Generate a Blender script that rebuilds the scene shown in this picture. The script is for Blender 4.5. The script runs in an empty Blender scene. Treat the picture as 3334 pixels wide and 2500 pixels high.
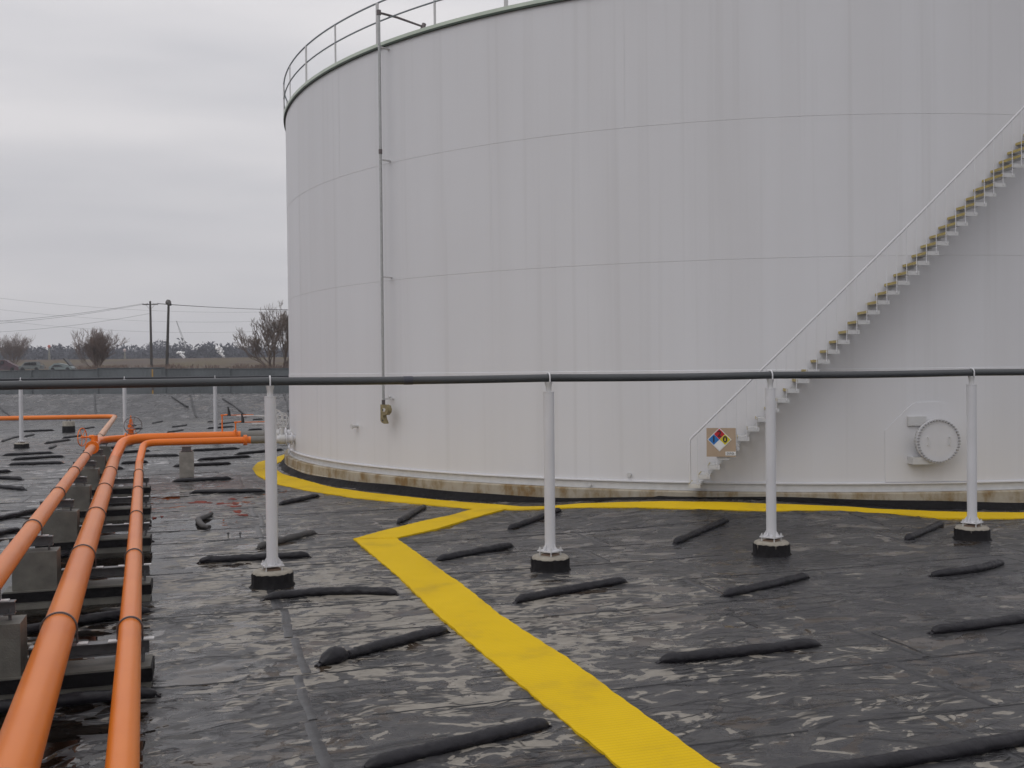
import bpy, math, random
import numpy as np
from mathutils import Vector, Matrix
R_ = math.radians
random.seed(7)
S = bpy.context.scene
COL = S.collection

# ------------------------------------------------------------------ camera
F, PW, PH = 3376.3, 3334.0, 2500.0
PITCH, ROLL, EYE = 0.01285, -0.0104, 3.15
cp, sp, cr, sr = math.cos(PITCH), math.sin(PITCH), math.cos(ROLL), math.sin(ROLL)
M = np.array([[cr, -sr, 0], [sr, cr, 0], [0, 0, 1]]) @ np.array([[1, 0, 0], [0, cp, -sp], [0, sp, cp]])
def w3(d):                       # (right, down, forward) -> world
    return Vector((d[0], d[2], -d[1]))
cam = bpy.data.cameras.new("camera"); camo = bpy.data.objects.new("camera", cam); COL.objects.link(camo)
rx, ry, rz = w3(M.T @ [1, 0, 0]), -w3(M.T @ [0, 1, 0]), -w3(M.T @ [0, 0, 1])
camo.matrix_world = Matrix(((rx.x, ry.x, rz.x, 0), (rx.y, ry.y, rz.y, 0), (rx.z, ry.z, rz.z, EYE), (0, 0, 0, 1)))
cam.sensor_width = 36; cam.lens = F / PW * 36; cam.clip_end = 6000; cam.clip_start = 0.1
S.camera = camo

# ------------------------------------------------------------------ world, sun, exposure
wd = bpy.data.worlds.new("World"); S.world = wd; wd.use_nodes = True
nt = wd.node_tree; N = nt.nodes; L = nt.links; N.clear()
SUN_EL, SUN_ROT = R_(50), R_(222)
sky = N.new("ShaderNodeTexSky"); sky.sky_type = 'NISHITA'; sky.sun_disc = False
sky.sun_elevation = SUN_EL; sky.sun_rotation = SUN_ROT; sky.air_density = 1.2; sky.dust_density = 5
hs = N.new("ShaderNodeHueSaturation"); hs.inputs['Saturation'].default_value = 0.15; L.new(sky.outputs[0], hs.inputs['Color'])
tc = N.new("ShaderNodeTexCoord"); sx = N.new("ShaderNodeSeparateXYZ"); L.new(tc.outputs['Generated'], sx.inputs[0])
mp = N.new("ShaderNodeMapping"); mp.inputs['Scale'].default_value = (1.1, 1.1, 6.5); mp.inputs['Location'].default_value = (0.4, 0.2, 0.35)
L.new(tc.outputs['Generated'], mp.inputs[0])
nz = N.new("ShaderNodeTexNoise"); nz.inputs['Scale'].default_value = 1.6; nz.inputs['Detail'].default_value = 4; nz.inputs['Roughness'].default_value = 0.45
L.new(mp.outputs[0], nz.inputs[0])
cr1 = N.new("ShaderNodeValToRGB"); L.new(nz.outputs[0], cr1.inputs[0])
cr1.color_ramp.elements[0].position = 0.3; cr1.color_ramp.elements[0].color = (4.8, 4.82, 5.15, 1)
cr1.color_ramp.elements[1].position = 0.68; cr1.color_ramp.elements[1].color = (7.25, 7.05, 7.15, 1)
# overcast luminance: brighter towards the zenith
lz = N.new("ShaderNodeMapRange"); L.new(sx.outputs['Z'], lz.inputs[0])
lz.inputs[1].default_value = 0.0; lz.inputs[2].default_value = 1.0; lz.inputs[3].default_value = 1.06; lz.inputs[4].default_value = 1.7
mul = N.new("ShaderNodeVectorMath"); mul.operation = 'SCALE'; L.new(cr1.outputs[0], mul.inputs[0]); L.new(lz.outputs[0], mul.inputs['Scale'])
mix = N.new("ShaderNodeMix"); mix.data_type = 'RGBA'; mix.inputs[0].default_value = 0.88
L.new(hs.outputs[0], mix.inputs[6]); L.new(mul.outputs[0], mix.inputs[7])
bg = N.new("ShaderNodeBackground"); bg.inputs['Strength'].default_value = 0.098; L.new(mix.outputs[2], bg.inputs['Color'])
ow = N.new("ShaderNodeOutputWorld"); L.new(bg.outputs[0], ow.inputs[0])
sl = bpy.data.lights.new("sun", 'SUN'); sl.energy = 0.5; sl.angle = R_(50); sl.color = (1, 0.985, 0.97)
so = bpy.data.objects.new("sun", sl); COL.objects.link(so)
az = SUN_ROT
sdir = Vector((math.sin(az) * math.cos(SUN_EL), math.cos(az) * math.cos(SUN_EL), math.sin(SUN_EL)))
so.rotation_euler = sdir.to_track_quat('Z', 'Y').to_euler()
S.view_settings.view_transform = 'Standard'; S.view_settings.look = 'None'; S.view_settings.exposure = 0; S.view_settings.gamma = 1

# ------------------------------------------------------------------ picture point -> place in the world
def ray(px, py):
    d = M.T @ np.array([(px - PW / 2) / F, (py - PH / 2) / F, 1.0])
    return w3(d)
def at(px, py, z=0.0):
    d = ray(px, py); t = (z - EYE) / d.z
    return Vector((d.x * t, d.y * t, z))
def atY(px, py, Y):
    d = ray(px, py); t = Y / d.y
    return Vector((d.x * t, Y, EYE + d.z * t))
def mound(x, y):
    return 0.30 * np.exp(-((x - 4.6) / 4.1) ** 2 - ((y - 22.8) / 2.0) ** 2)
def gp(px, py, up=0.0):
    z = 0.0
    for _ in range(8):
        p = at(px, py, z + up); z = float(mound(p.x, p.y))
    return Vector((p.x, p.y, z + up))

# ------------------------------------------------------------------ mesh building
class MB:
    def __init__(s): s.v = []; s.f = []
    def add(s, vs, fs):
        o = len(s.v); s.v += [tuple(v) for v in vs]; s.f += [tuple(i + o for i in f) for f in fs]; return s
    def box(s, c, size, ax=None):
        ax = ax or (Vector((1, 0, 0)), Vector((0, 1, 0)), Vector((0, 0, 1))); c = Vector(c)
        h = [x / 2 for x in size]; vs = []
        for sx_ in (-1, 1):
            for sy in (-1, 1):
                for sz in (-1, 1): vs.append(c + ax[0] * h[0] * sx_ + ax[1] * h[1] * sy + ax[2] * h[2] * sz)
        return s.add(vs, [(0, 1, 3, 2), (4, 6, 7, 5), (0, 4, 5, 1), (2, 3, 7, 6), (0, 2, 6, 4), (1, 5, 7, 3)])
    def tube(s, pts, rad, n=16, caps=True, flat=1.0, closed=False):
        pts = [Vector(p) for p in pts]; m = len(pts)
        rads = rad if isinstance(rad, (list, tuple)) else [rad] * m
        vs = []; prev = None
        for i, p in enumerate(pts):
            if closed: t = pts[(i + 1) % m] - pts[i - 1]
            elif i == 0: t = pts[1] - p
            elif i == m - 1: t = p - pts[-2]
            else: t = (pts[i + 1] - p).normalized() + (p - pts[i - 1]).normalized()
            t.normalize()
            if prev is None:
                up = Vector((0, 0, 1)) if abs(t.z) < 0.9 else Vector((0, 1, 0))
                a = t.cross(up).normalized()
            else:
                a = (prev - t * prev.dot(t)).normalized()
            prev = a; b = a.cross(t)
            for k in range(n):
                q = 2 * math.pi * k / n
                vs.append(p + a * math.cos(q) * rads[i] + b * math.sin(q) * rads[i] * flat)
        fs = []
        for i in range(m if closed else m - 1):
            j = (i + 1) % m
            for k in range(n):
                k2 = (k + 1) % n; fs.append((i * n + k, i * n + k2, j * n + k2, j * n + k))
        if caps and not closed:
            fs.append(tuple(range(n))[::-1]); fs.append(tuple((m - 1) * n + k for k in range(n)))
        return s.add(vs, fs)
    def cyl(s, a, b, r, n=16, r2=None): return s.tube([a, b], [r, r if r2 is None else r2], n)
    def ring(s, c, axis, R, r, n=32, m=8, a0=0, a1=2 * math.pi):
        axis = Vector(axis).normalized(); u = axis.orthogonal().normalized(); w = axis.cross(u)
        full = abs(a1 - a0 - 2 * math.pi) < 1e-6
        pts = [Vector(c) + (u * math.cos(a0 + (a1 - a0) * i / n) + w * math.sin(a0 + (a1 - a0) * i / n)) * R for i in range(n if full else n + 1)]
        return s.tube(pts, r, m, closed=full)
    def lathe(s, c, prof, n=48, axis='z'):
        vs = []; c = Vector(c); m = len(prof)
        for i in range(n):
            q = 2 * math.pi * i / n
            for r, z in prof: vs.append((c.x + r * math.cos(q), c.y + r * math.sin(q), c.z + z))
        fs = []
        for i in range(n):
            i2 = (i + 1) % n
            for j in range(m - 1): fs.append((i * m + j, i2 * m + j, i2 * m + j + 1, i * m + j + 1))
        return s.add(vs, fs)
    def prism(s, pts, z0, z1):
        n = len(pts); vs = [(p[0], p[1], z0) for p in pts] + [(p[0], p[1], z1) for p in pts]
        return s.add(vs, [tuple(range(n))[::-1], tuple(range(n, 2 * n))] + [(i, (i + 1) % n, n + (i + 1) % n, n + i) for i in range(n)])
    def build(s, name, mat, parent=None, smooth=True, ang=35):
        me = bpy.data.meshes.new(name); me.from_pydata(s.v, [], s.f); me.update()
        import bmesh
        bm = bmesh.new(); bm.from_mesh(me); bmesh.ops.recalc_face_normals(bm, faces=bm.faces); bm.to_mesh(me); bm.free()
        if smooth:
            me.polygons.foreach_set('use_smooth', [True] * len(me.polygons))
            me.set_sharp_from_angle(angle=R_(ang))
        o = bpy.data.objects.new(name, me); COL.objects.link(o)
        if mat: me.materials.append(mat)
        if parent:
            o.parent = parent; o.matrix_parent_inverse = world_of(parent).inverted()
        return o
def world_of(o):
    m = o.matrix_basis.copy(); p = o.parent
    if p: m = world_of(p) @ o.matrix_parent_inverse @ m
    return m
def tag(o, label=None, cat=None, group=None, kind=None):
    if label: o['label'] = label
    if cat: o['category'] = cat
    if group: o['group'] = group
    if kind: o['kind'] = kind
    return o
def empty(name, loc, label, cat, group=None, rz=0):
    o = bpy.data.objects.new(name, None); COL.objects.link(o); o.location = loc; o.rotation_euler = (0, 0, rz); o.empty_display_size = 0.2
    return tag(o, label, cat, group)
def copy_tree(o, parent=None):
    c = o.copy(); COL.objects.link(c)
    if parent: c.parent = parent
    for ch in list(o.children): copy_tree(ch, c)
    return c
def text_mesh(txt, size, name, mat, parent, mw, bold=0.0, depth=0.002):
    cu = bpy.data.curves.new("lettering", 'FONT'); cu.body = txt; cu.size = size; cu.align_x = 'CENTER'; cu.align_y = 'CENTER'
    cu.extrude = depth; cu.offset = bold
    t = bpy.data.objects.new("t", cu); COL.objects.link(t)
    bpy.context.view_layer.update()
    me = bpy.data.meshes.new_from_object(t.evaluated_get(bpy.context.evaluated_depsgraph_get()))
    bpy.data.objects.remove(t); me.transform(mw)
    o = bpy.data.objects.new(name, me); COL.objects.link(o); me.materials.clear(); me.materials.append(mat)
    o.parent = parent; o.matrix_parent_inverse = world_of(parent).inverted()
    return o

# ------------------------------------------------------------------ materials
def newmat(name):
    m = bpy.data.materials.new(name); m.use_nodes = True
    n = m.node_tree.nodes; return m, n, m.node_tree.links, n['Principled BSDF']
def mat(name, col, rough=0.5, metal=0.0, var=0.15, vs=3.0, bump=0.0, bs=40.0, spec=0.5, col2=None, stretch=(1, 1, 1), detail=5, lo=0.35, hi=0.7):
    m, n, l, b = newmat(name)
    tc = n.new("ShaderNodeTexCoord"); mp = n.new("ShaderNodeMapping"); mp.inputs['Scale'].default_value = stretch
    l.new(tc.outputs['Object'], mp.inputs[0])
    nz = n.new("ShaderNodeTexNoise"); nz.inputs['Scale'].default_value = vs; nz.inputs['Detail'].default_value = detail; l.new(mp.outputs[0], nz.inputs[0])
    r = n.new("ShaderNodeValToRGB"); l.new(nz.outputs[0], r.inputs[0])
    c2 = col2 or tuple(c * (1 - var) for c in col)
    r.color_ramp.elements[0].position = lo; r.color_ramp.elements[0].color = (*c2, 1)
    r.color_ramp.elements[1].position = hi; r.color_ramp.elements[1].color = (*col, 1)
    l.new(r.outputs[0], b.inputs['Base Color'])
    b.inputs['Roughness'].default_value = rough; b.inputs['Metallic'].default_value = metal; b.inputs['Specular IOR Level'].default_value = spec
    if bump:
        n2 = n.new("ShaderNodeTexNoise"); n2.inputs['Scale'].default_value = bs; n2.inputs['Detail'].default_value = 6; l.new(mp.outputs[0], n2.inputs[0])
        bp = n.new("ShaderNodeBump"); bp.inputs['Strength'].default_value = bump; bp.inputs['Distance'].default_value = 0.02
        l.new(n2.outputs[0], bp.inputs['Height']); l.new(bp.outputs[0], b.inputs['Normal'])
    return m
white = mat("white_paint", (0.60, 0.60, 0.62), 0.4, var=0.06, vs=2)
white2 = mat("white_enamel", (0.56, 0.56, 0.56), 0.45, var=0.12, vs=6)
concrete = mat("concrete", (0.30, 0.28, 0.25), 0.85, var=0.35, vs=5, bump=0.3, bs=60)
concrete_wet = mat("damp_concrete", (0.16, 0.155, 0.135), 0.6, var=0.4, vs=4, bump=0.3, bs=50)
pier_mat = mat("pale_concrete", (0.34, 0.31, 0.26), 0.8, var=0.3, vs=9, bump=0.3, bs=70)
rubber = mat("black_wrap", (0.010, 0.009, 0.010), 0.55, spec=0.10, var=0.3, vs=8, bump=1.0, bs=9)
steel_dark = mat("dark_steel", (0.12, 0.12, 0.125), 0.4, metal=0.3, var=0.3, vs=9)
steel_galv = mat("galvanised_steel", (0.42, 0.43, 0.43), 0.45, metal=0.4, var=0.2, vs=20)
strap_mat = mat("strap_steel", (0.14, 0.12, 0.12), 0.4, metal=0.5, var=0.3, vs=20)
brass = mat("tarnished_brass", (0.30, 0.25, 0.13), 0.5, metal=0.3, var=0.3, vs=12)
greyrail = mat("grey_rail", (0.22, 0.25, 0.27), 0.5, var=0.1)
palegreen = mat("pale_green_curb", (0.55, 0.62, 0.53), 0.5, var=0.12, vs=1.5)
shaded_green = mat("shaded_rim", (0.05, 0.075, 0.055), 0.6, var=0.2)  # near-black green paints the shade under the roof gutter
pipegrey = mat("dark_grey_pipe", (0.055, 0.06, 0.065), 0.38, var=0.25, vs=1.2, bump=0.1)
bolt_mat = mat("darkened_bolt", (0.33, 0.33, 0.34), 0.5)  # bolt colour darkened to stand in for shaded gaps round the rim
blackm = mat("black_cap", (0.01, 0.01, 0.01), 0.4)
yellow_nose = mat("yellow_nosing", (0.44, 0.35, 0.12), 0.6, var=0.2, vs=10)
flexgrey = mat("grey_coupling", (0.19, 0.185, 0.17), 0.6, var=0.15, vs=4)

def orange_mat(name, pale):
    m, n, l, b = newmat(name)
    tc = n.new("ShaderNodeTexCoord")
    nz = n.new("ShaderNodeTexNoise"); nz.inputs['Scale'].default_value = 0.8; nz.inputs['Detail'].default_value = 6; l.new(tc.outputs['Object'], nz.inputs[0])
    r = n.new("ShaderNodeValToRGB"); l.new(nz.outputs[0], r.inputs[0])
    a, c = pale
    r.color_ramp.elements[0].position = 0.35; r.color_ramp.elements[0].color = (*a, 1)
    r.color_ramp.elements[1].position = 0.7; r.color_ramp.elements[1].color = (*c, 1)
    l.new(r.outputs[0], b.inputs['Base Color']); b.inputs['Roughness'].default_value = 0.31; b.inputs['Specular IOR Level'].default_value = 0.33
    n2 = n.new("ShaderNodeTexNoise"); n2.inputs['Scale'].default_value = 260; n2.inputs['Detail'].default_value = 2; l.new(tc.outputs['Object'], n2.inputs[0])
    bp = n.new("ShaderNodeBump"); bp.inputs['Strength'].default_value = 0.12; bp.inputs['Distance'].default_value = 0.004
    l.new(n2.outputs[0], bp.inputs['Height']); l.new(bp.outputs[0], b.inputs['Normal'])
    return m
orange = orange_mat("orange_paint", ((0.74, 0.160, 0.006), (0.80, 0.19, 0.012)))
orange_faded = orange_mat("weathered_orange_paint", ((0.60, 0.145, 0.005), (0.68, 0.185, 0.012)))
orange_pale = orange_mat("sun_bleached_orange_paint", ((0.60, 0.27, 0.12), (0.66, 0.33, 0.17)))
orange_far = orange_mat("bright_orange_paint", ((0.72, 0.17, 0.012), (0.78, 0.20, 0.02)))

# ------------------------------------------------------------------ numpy gradient noise
rng = np.random.RandomState(3)
PERM = np.concatenate([rng.permutation(256)] * 3)
def perlin(x, y):
    xi = np.floor(x).astype(int); yi = np.floor(y).astype(int); xf = x - xi; yf = y - yi; xi &= 255; yi &= 255
    def g(h, a, b):
        q = h * (2 * np.pi / 256); return np.cos(q) * a + np.sin(q) * b
    u = xf ** 3 * (xf * (xf * 6 - 15) + 10); v = yf ** 3 * (yf * (yf * 6 - 15) + 10)
    aa = PERM[PERM[xi] + yi]; ab = PERM[PERM[xi] + yi + 1]; ba = PERM[PERM[xi + 1] + yi]; bb = PERM[PERM[xi + 1] + yi + 1]
    x1 = g(aa, xf, yf) * (1 - u) + g(ba, xf - 1, yf) * u
    x2 = g(ab, xf, yf - 1) * (1 - u) + g(bb, xf - 1, yf - 1) * u
    return (x1 * (1 - v) + x2 * v) * 1.4
def fbm(x, y, o=4):
    t = 0; a = 1; s = 0
    for _ in range(o): t = t + a * perlin(x, y); s += a; a *= 0.5; x = x * 2.03 + 7.1; y = y * 2.03 + 3.7
    return t / s

# ------------------------------------------------------------------ tank position (needed by the ground)
TC = Vector((8.374, 38.747, 0)); TR = 16.325
Z_BAND0, Z_LEDGE, Z_S1, Z_S2, Z_S3, Z_TOP = 0.449, 0.634, 3.111, 5.546, 8.600, 11.654
UA = R_(16.5); U = Vector((math.cos(UA), math.sin(UA), 0)); V = Vector((-math.sin(UA), math.cos(UA), 0)); ZZ = Vector((0, 0, 1))

# ------------------------------------------------------------------ ground: containment liner
def axis_pts(fine0, fine1, step, lo, hi, growth=1.06, maxs=0.9):
    a = list(np.arange(fine0, fine1, step)); s = step; x = a[-1]
    while x < hi: s = min(s * growth, maxs); x += s; a.append(x)
    s = step; x = fine0; b = []
    while x > lo: s = min(s * growth, maxs); x -= s; b.append(x)
    return np.array(b[::-1] + a)
def sheet_h(X, Y):
    X = np.asarray(X, float); Y = np.asarray(Y, float)
    a = X * U.x + Y * U.y; b = X * V.x + Y * V.y
    wa = fbm(a * 0.5 + 3, b * 0.5, 2); wb = fbm(a * 0.5, b * 0.5 + 9, 2)
    r1 = np.clip(1 - np.abs(perlin(a * 0.55 + wa, b * 1.9 + wb * 1.2)) * 7.5, 0, 1) ** 1.3
    r2 = np.clip(1 - np.abs(perlin(a * 1.3 + b * 0.9 + 31 + wb, b * 1.1 - a * 0.6)) * 6, 0, 1) ** 1.5
    r3 = np.clip(1 - np.abs(perlin(a * 2.1 + 11 + wb * 2, b * 4.2 + wa * 2)) * 4.5, 0, 1) ** 1.5
    amp = 0.6 + 0.4 * np.clip(fbm(X * 0.15, Y * 0.15 + 5, 2) * 3, -1, 1)
    h = (0.014 * r1 + 0.012 * r2 + 0.006 * r3) * amp
    h = h + 0.012 * fbm(X * 0.35, Y * 0.35, 3) + 0.008 * fbm(X * 1.3 + 7, Y * 1.3, 3)
    lane = a - (-5.6 * U.x + 14 * U.y)
    fy = np.clip((33 - Y) / 11, 0, 1); h = h + 0.011 - 0.018 * np.exp(-((lane + 0.8) / 2.6) ** 2) * fy
    return h + mound(X, Y)
def liner():
    xs = axis_pts(-8.5, 9.5, 0.055, -90, 90)
    ys = list(axis_pts(6.0, 22.0, 0.055, -12, 72.6, 1.02, 0.35)); ys = np.array([y for y in ys if y < 73.4] + [73.5, 74.5, 75.5, 76.5, 77.5, 78.5, 79.0, 79.6, 80.6])
    X, Y = np.meshgrid(xs, ys)
    h = sheet_h(X, Y)
    # bank
    crest = 1.77 + (X + 40) * (-0.0075); crest = np.clip(crest, 1.5, 1.8)
    t = np.clip((Y - 73.4) / 5.4, 0, 1); h = h * (1 - t) + t * crest + (0.12 * fbm(X * .4, Y * .6, 3)) * np.sin(t * np.pi)
    h[-2:, :] = crest[-2:, :] * 0.97 - np.array([[0.0], [0.3]])
    d = np.hypot(X - TC.x, Y - TC.y); h = np.where(d < TR + 0.1, -0.02, h)
    nx, ny = len(xs), len(ys)
    vs = np.stack([X, Y, h], -1).reshape(-1, 3)
    idx = np.arange(nx * ny).reshape(ny, nx)
    q = np.stack([idx[:-1, :-1], idx[:-1, 1:], idx[1:, 1:], idx[1:, :-1]], -1).reshape(-1, 4)
    me = bpy.data.meshes.new("ground"); me.vertices.add(len(vs)); me.vertices.foreach_set('co', vs.ravel())
    me.loops.add(q.size); me.loops.foreach_set('vertex_index', q.ravel())
    me.polygons.add(len(q)); me.polygons.foreach_set('loop_start', np.arange(0, q.size, 4)); me.update(calc_edges=True)
    me.polygons.foreach_set('use_smooth', np.ones(len(q), bool))
    silt = 0.5 + 0.9 * fbm(X * 0.11 + 4, Y * 0.11, 2)
    silt -= 0.26 / (1 + np.exp(-(X - 1.5) * 0.9)) + 0.25 / (1 + np.exp((X + 3.5) * 1.2)); silt -= 0.9 * np.exp(-((X - 4.5) / 5.5) ** 2 - ((Y - 20) / 3.2) ** 2)
    silt -= 0.5 * np.exp(-((X - 4.2) / 2.2) ** 2 - ((Y - 13) / 1.6) ** 2)
    silt += 0.15 * np.exp(-((X - 1) / 4) ** 2 - ((Y - 8.5) / 2.5) ** 2)
    silt = np.where(Y > 73.4, -0.2, silt)
    at_ = me.attributes.new('silt', 'FLOAT', 'POINT'); at_.data.foreach_set('value', silt.reshape(-1).astype(np.float32))
    o = bpy.data.objects.new("ground", me); COL.objects.link(o); tag(o, kind='structure'); return o
def liner_mat():
    m, n, l, b = newmat("liner")
    def node(t, **k):
        x = n.new(t)
        for a_, v_ in k.items(): setattr(x, a_, v_)
        return x
    def math_(op, a, bb=None, c=None):
        x = node("ShaderNodeMath", operation=op)
        for i, q in enumerate((a, bb, c)):
            if q is None: continue
            if isinstance(q, (int, float)): x.inputs[i].default_value = q
            else: l.new(q, x.inputs[i])
        return x.outputs[0]
    def noise(vec, scale, detail=4, rough=0.5, dist=0.0):
        x = node("ShaderNodeTexNoise"); x.inputs['Scale'].default_value = scale; x.inputs['Detail'].default_value = detail
        x.inputs['Roughness'].default_value = rough; x.inputs['Distortion'].default_value = dist; l.new(vec, x.inputs[0]); return x.outputs[0]
    def mapr(v, a, c, lo=0.0, hi=1.0, smooth=True):
        x = node("ShaderNodeMapRange"); x.interpolation_type = 'SMOOTHSTEP' if smooth else 'LINEAR'
        l.new(v, x.inputs[0])
        for i, q in ((1, a), (2, c), (3, lo), (4, hi)): x.inputs[i].default_value = q
        return x.outputs[0]
    def mixc(f, a, c):
        x = node("ShaderNodeMix", data_type='RGBA')
        l.new(f, x.inputs[0])
        for i, q in ((6, a), (7, c)):
            if isinstance(q, tuple): x.inputs[i].default_value = (*q, 1)
            else: l.new(q, x.inputs[i])
        return x.outputs[2]
    tc = node("ShaderNodeTexCoord"); rot = node("ShaderNodeMapping"); rot.inputs['Rotation'].default_value = (0, 0, -UA)
    l.new(tc.outputs['Object'], rot.inputs[0]); P = rot.outputs[0]
    st = node("ShaderNodeMapping"); st.inputs['Scale'].default_value = (0.75, 1.2, 1); st.inputs['Rotation'].default_value = (0, 0, R_(-6)); l.new(P, st.inputs[0]); PS = st.outputs[0]
    at_ = node("ShaderNodeAttribute", attribute_name='silt'); SI = at_.outputs['Fac']
    nA = math_('ADD', math_('MULTIPLY', noise(PS, 2.8, 5, 0.55, 1.6), 0.74), math_('MULTIPLY', noise(PS, 1.1, 3, 0.5, 0.6), 0.26))
    thr = math_('ADD', nA, math_('MULTIPLY', SI, 0.17))
    silt = mapr(thr, 0.622, 0.640); rim = math_('MULTIPLY', mapr(thr, 0.592, 0.616), math_('SUBTRACT', 1.0, silt))
    siltsoft = mapr(thr, 0.46, 0.66)
    nB = noise(PS, 2.0, 6, 0.58, 0.8)
    mpb = node("ShaderNodeMapping"); mpb.inputs['Location'].default_value = (13, 7, 0); l.new(P, mpb.inputs[0])
    big = noise(mpb.outputs[0], 0.28, 2)
    pond = math_('MULTIPLY', mapr(nB, 0.565, 0.585), mapr(big, 0.42, 0.52))
    film = mapr(noise(mpb.outputs[0], 0.9, 5, 0.6, 0.8), 0.50, 0.56)
    fine = noise(P, 30, 6, 0.6)
    bare = mixc(fine, (0.018, 0.018, 0.021), (0.046, 0.045, 0.048))
    dusty = mixc(fine, (0.042, 0.041, 0.040), (0.080, 0.077, 0.073))
    c1 = mixc(siltsoft, bare, dusty)
    siltc = mixc(noise(P, 6, 5, 0.6), (0.11, 0.102, 0.088), (0.34, 0.31, 0.265))
    c1 = mixc(math_('MULTIPLY', rim, 0.55), c1, (0.028, 0.027, 0.03)); c2 = mixc(silt, c1, siltc)
    c3 = mixc(pond, c2, (0.048, 0.035, 0.024))
    # creases: thin lines where a warped noise crosses its middle value
    def crease(mapv, scale, w, loc):
        q = node("ShaderNodeMapping"); q.inputs['Scale'].default_value = mapv[0]; q.inputs['Rotation'].default_value = (0, 0, R_(mapv[1])); q.inputs['Location'].default_value = loc; l.new(P, q.inputs[0])
        v_ = noise(q.outputs[0], scale, 3, 0.45, 0.5)
        return mapr(math_('ABSOLUTE', math_('SUBTRACT', v_, 0.5)), 0.0, w, 1.0, 0.0)
    k1 = crease(((0.35, 1.5, 1), 4), 1.5, 0.030, (1, 5, 0)); k2 = crease(((0.4, 1.3, 1), -26), 1.2, 0.028, (8, 2, 0)); k3 = crease(((0.5, 1.6, 1), 30), 2.6, 0.030, (4, 9, 0))
    kmask = mapr(noise(P, 0.9, 2), 0.42, 0.56)
    km1 = mapr(noise(mpb.outputs[0], 0.8, 3), 0.50, 0.54); km2 = mapr(noise(P, 0.65, 3), 0.50, 0.54)
    kk = math_('MULTIPLY', math_('MAXIMUM', math_('MAXIMUM', math_('MULTIPLY', k1, km1), math_('MULTIPLY', k2, km2)), math_('MULTIPLY', k3, kmask)), 0.95)
    c3 = mixc(kk, c3, (0.008, 0.008, 0.010))  # near-black colour paints shade into the crease lines
    # welded panel seams
    wob = noise(P, 0.8, 2); sc = node("ShaderNodeVectorMath", operation='MULTIPLY_ADD')
    cmb = node("ShaderNodeCombineXYZ"); l.new(wob, cmb.inputs[0]); l.new(wob, cmb.inputs[1])
    l.new(cmb.outputs[0], sc.inputs[0]); sc.inputs[1].default_value = (0.18, 0.10, 0); l.new(P, sc.inputs[2])
    br = node("ShaderNodeTexBrick"); l.new(sc.outputs[0], br.inputs[0]); br.inputs['Scale'].default_value = 1.0
    br.inputs['Brick Width'].default_value = 5.2; br.inputs['Row Height'].default_value = 1.47; br.inputs['Mortar Size'].default_value = 0.026; br.inputs['Mortar Smooth'].default_value = 0.15
    br.offset = 0.37
    br2 = node("ShaderNodeTexBrick"); l.new(sc.outputs[0], br2.inputs[0]); br2.inputs['Scale'].default_value = 1.0
    br2.inputs['Brick Width'].default_value = 5.2; br2.inputs['Row Height'].default_value = 1.47; br2.inputs['Mortar Size'].default_value = 0.07; br2.inputs['Mortar Smooth'].default_value = 0.2; br2.offset = 0.37
    patchy = mapr(noise(P, 0.7, 3), 0.30, 0.50)
    s1 = math_('MULTIPLY', br.outputs['Fac'], patchy); s2 = math_('MULTIPLY', math_('MULTIPLY', br2.outputs['Fac'], patchy), 0.55)
    c5 = c3
    l.new(c5, b.inputs['Base Color'])
    r1 = math_('ADD', 0.25, math_('MULTIPLY', fine, 0.2))
    r1 = math_('ADD', r1, math_('MULTIPLY', silt, 0.2))
    r2 = math_('MULTIPLY', r1, math_('SUBTRACT', 1.0, math_('MULTIPLY', pond, 0.85)))
    r3 = math_('MULTIPLY', r2, math_('SUBTRACT', 1.0, math_('MULTIPLY', film, 0.35)))
    l.new(r3, b.inputs['Roughness']); b.inputs['Specular IOR Level'].default_value = 0.5
    # crumpled sheet
    vo = node("ShaderNodeTexVoronoi", feature='DISTANCE_TO_EDGE'); vo.inputs['Scale'].default_value = 1.9; l.new(PS, vo.inputs[0])
    w1 = noise(PS, 3.5, 6, 0.6, 1.0)
    bump_h = math_('ADD', math_('MULTIPLY', w1, 0.9), math_('MULTIPLY', math_('POWER', math_('SUBTRACT', 1.0, vo.outputs[0]), 9.0), 0.25))
    bump_h = math_('ADD', bump_h, math_('MULTIPLY', fine, 0.05))
    bump_h = math_('SUBTRACT', bump_h, math_('MULTIPLY', kk, 0.9))
    bp = node("ShaderNodeBump"); bp.inputs['Distance'].default_value = 0.035
    l.new(math_('MULTIPLY', math_('SUBTRACT', 1.0, pond), 0.75), bp.inputs['Strength']); l.new(bump_h, bp.inputs['Height']); l.new(bp.outputs[0], b.inputs['Normal'])
    return m
LINER = liner_mat()
g = liner(); g.data.materials.append(LINER)
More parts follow.
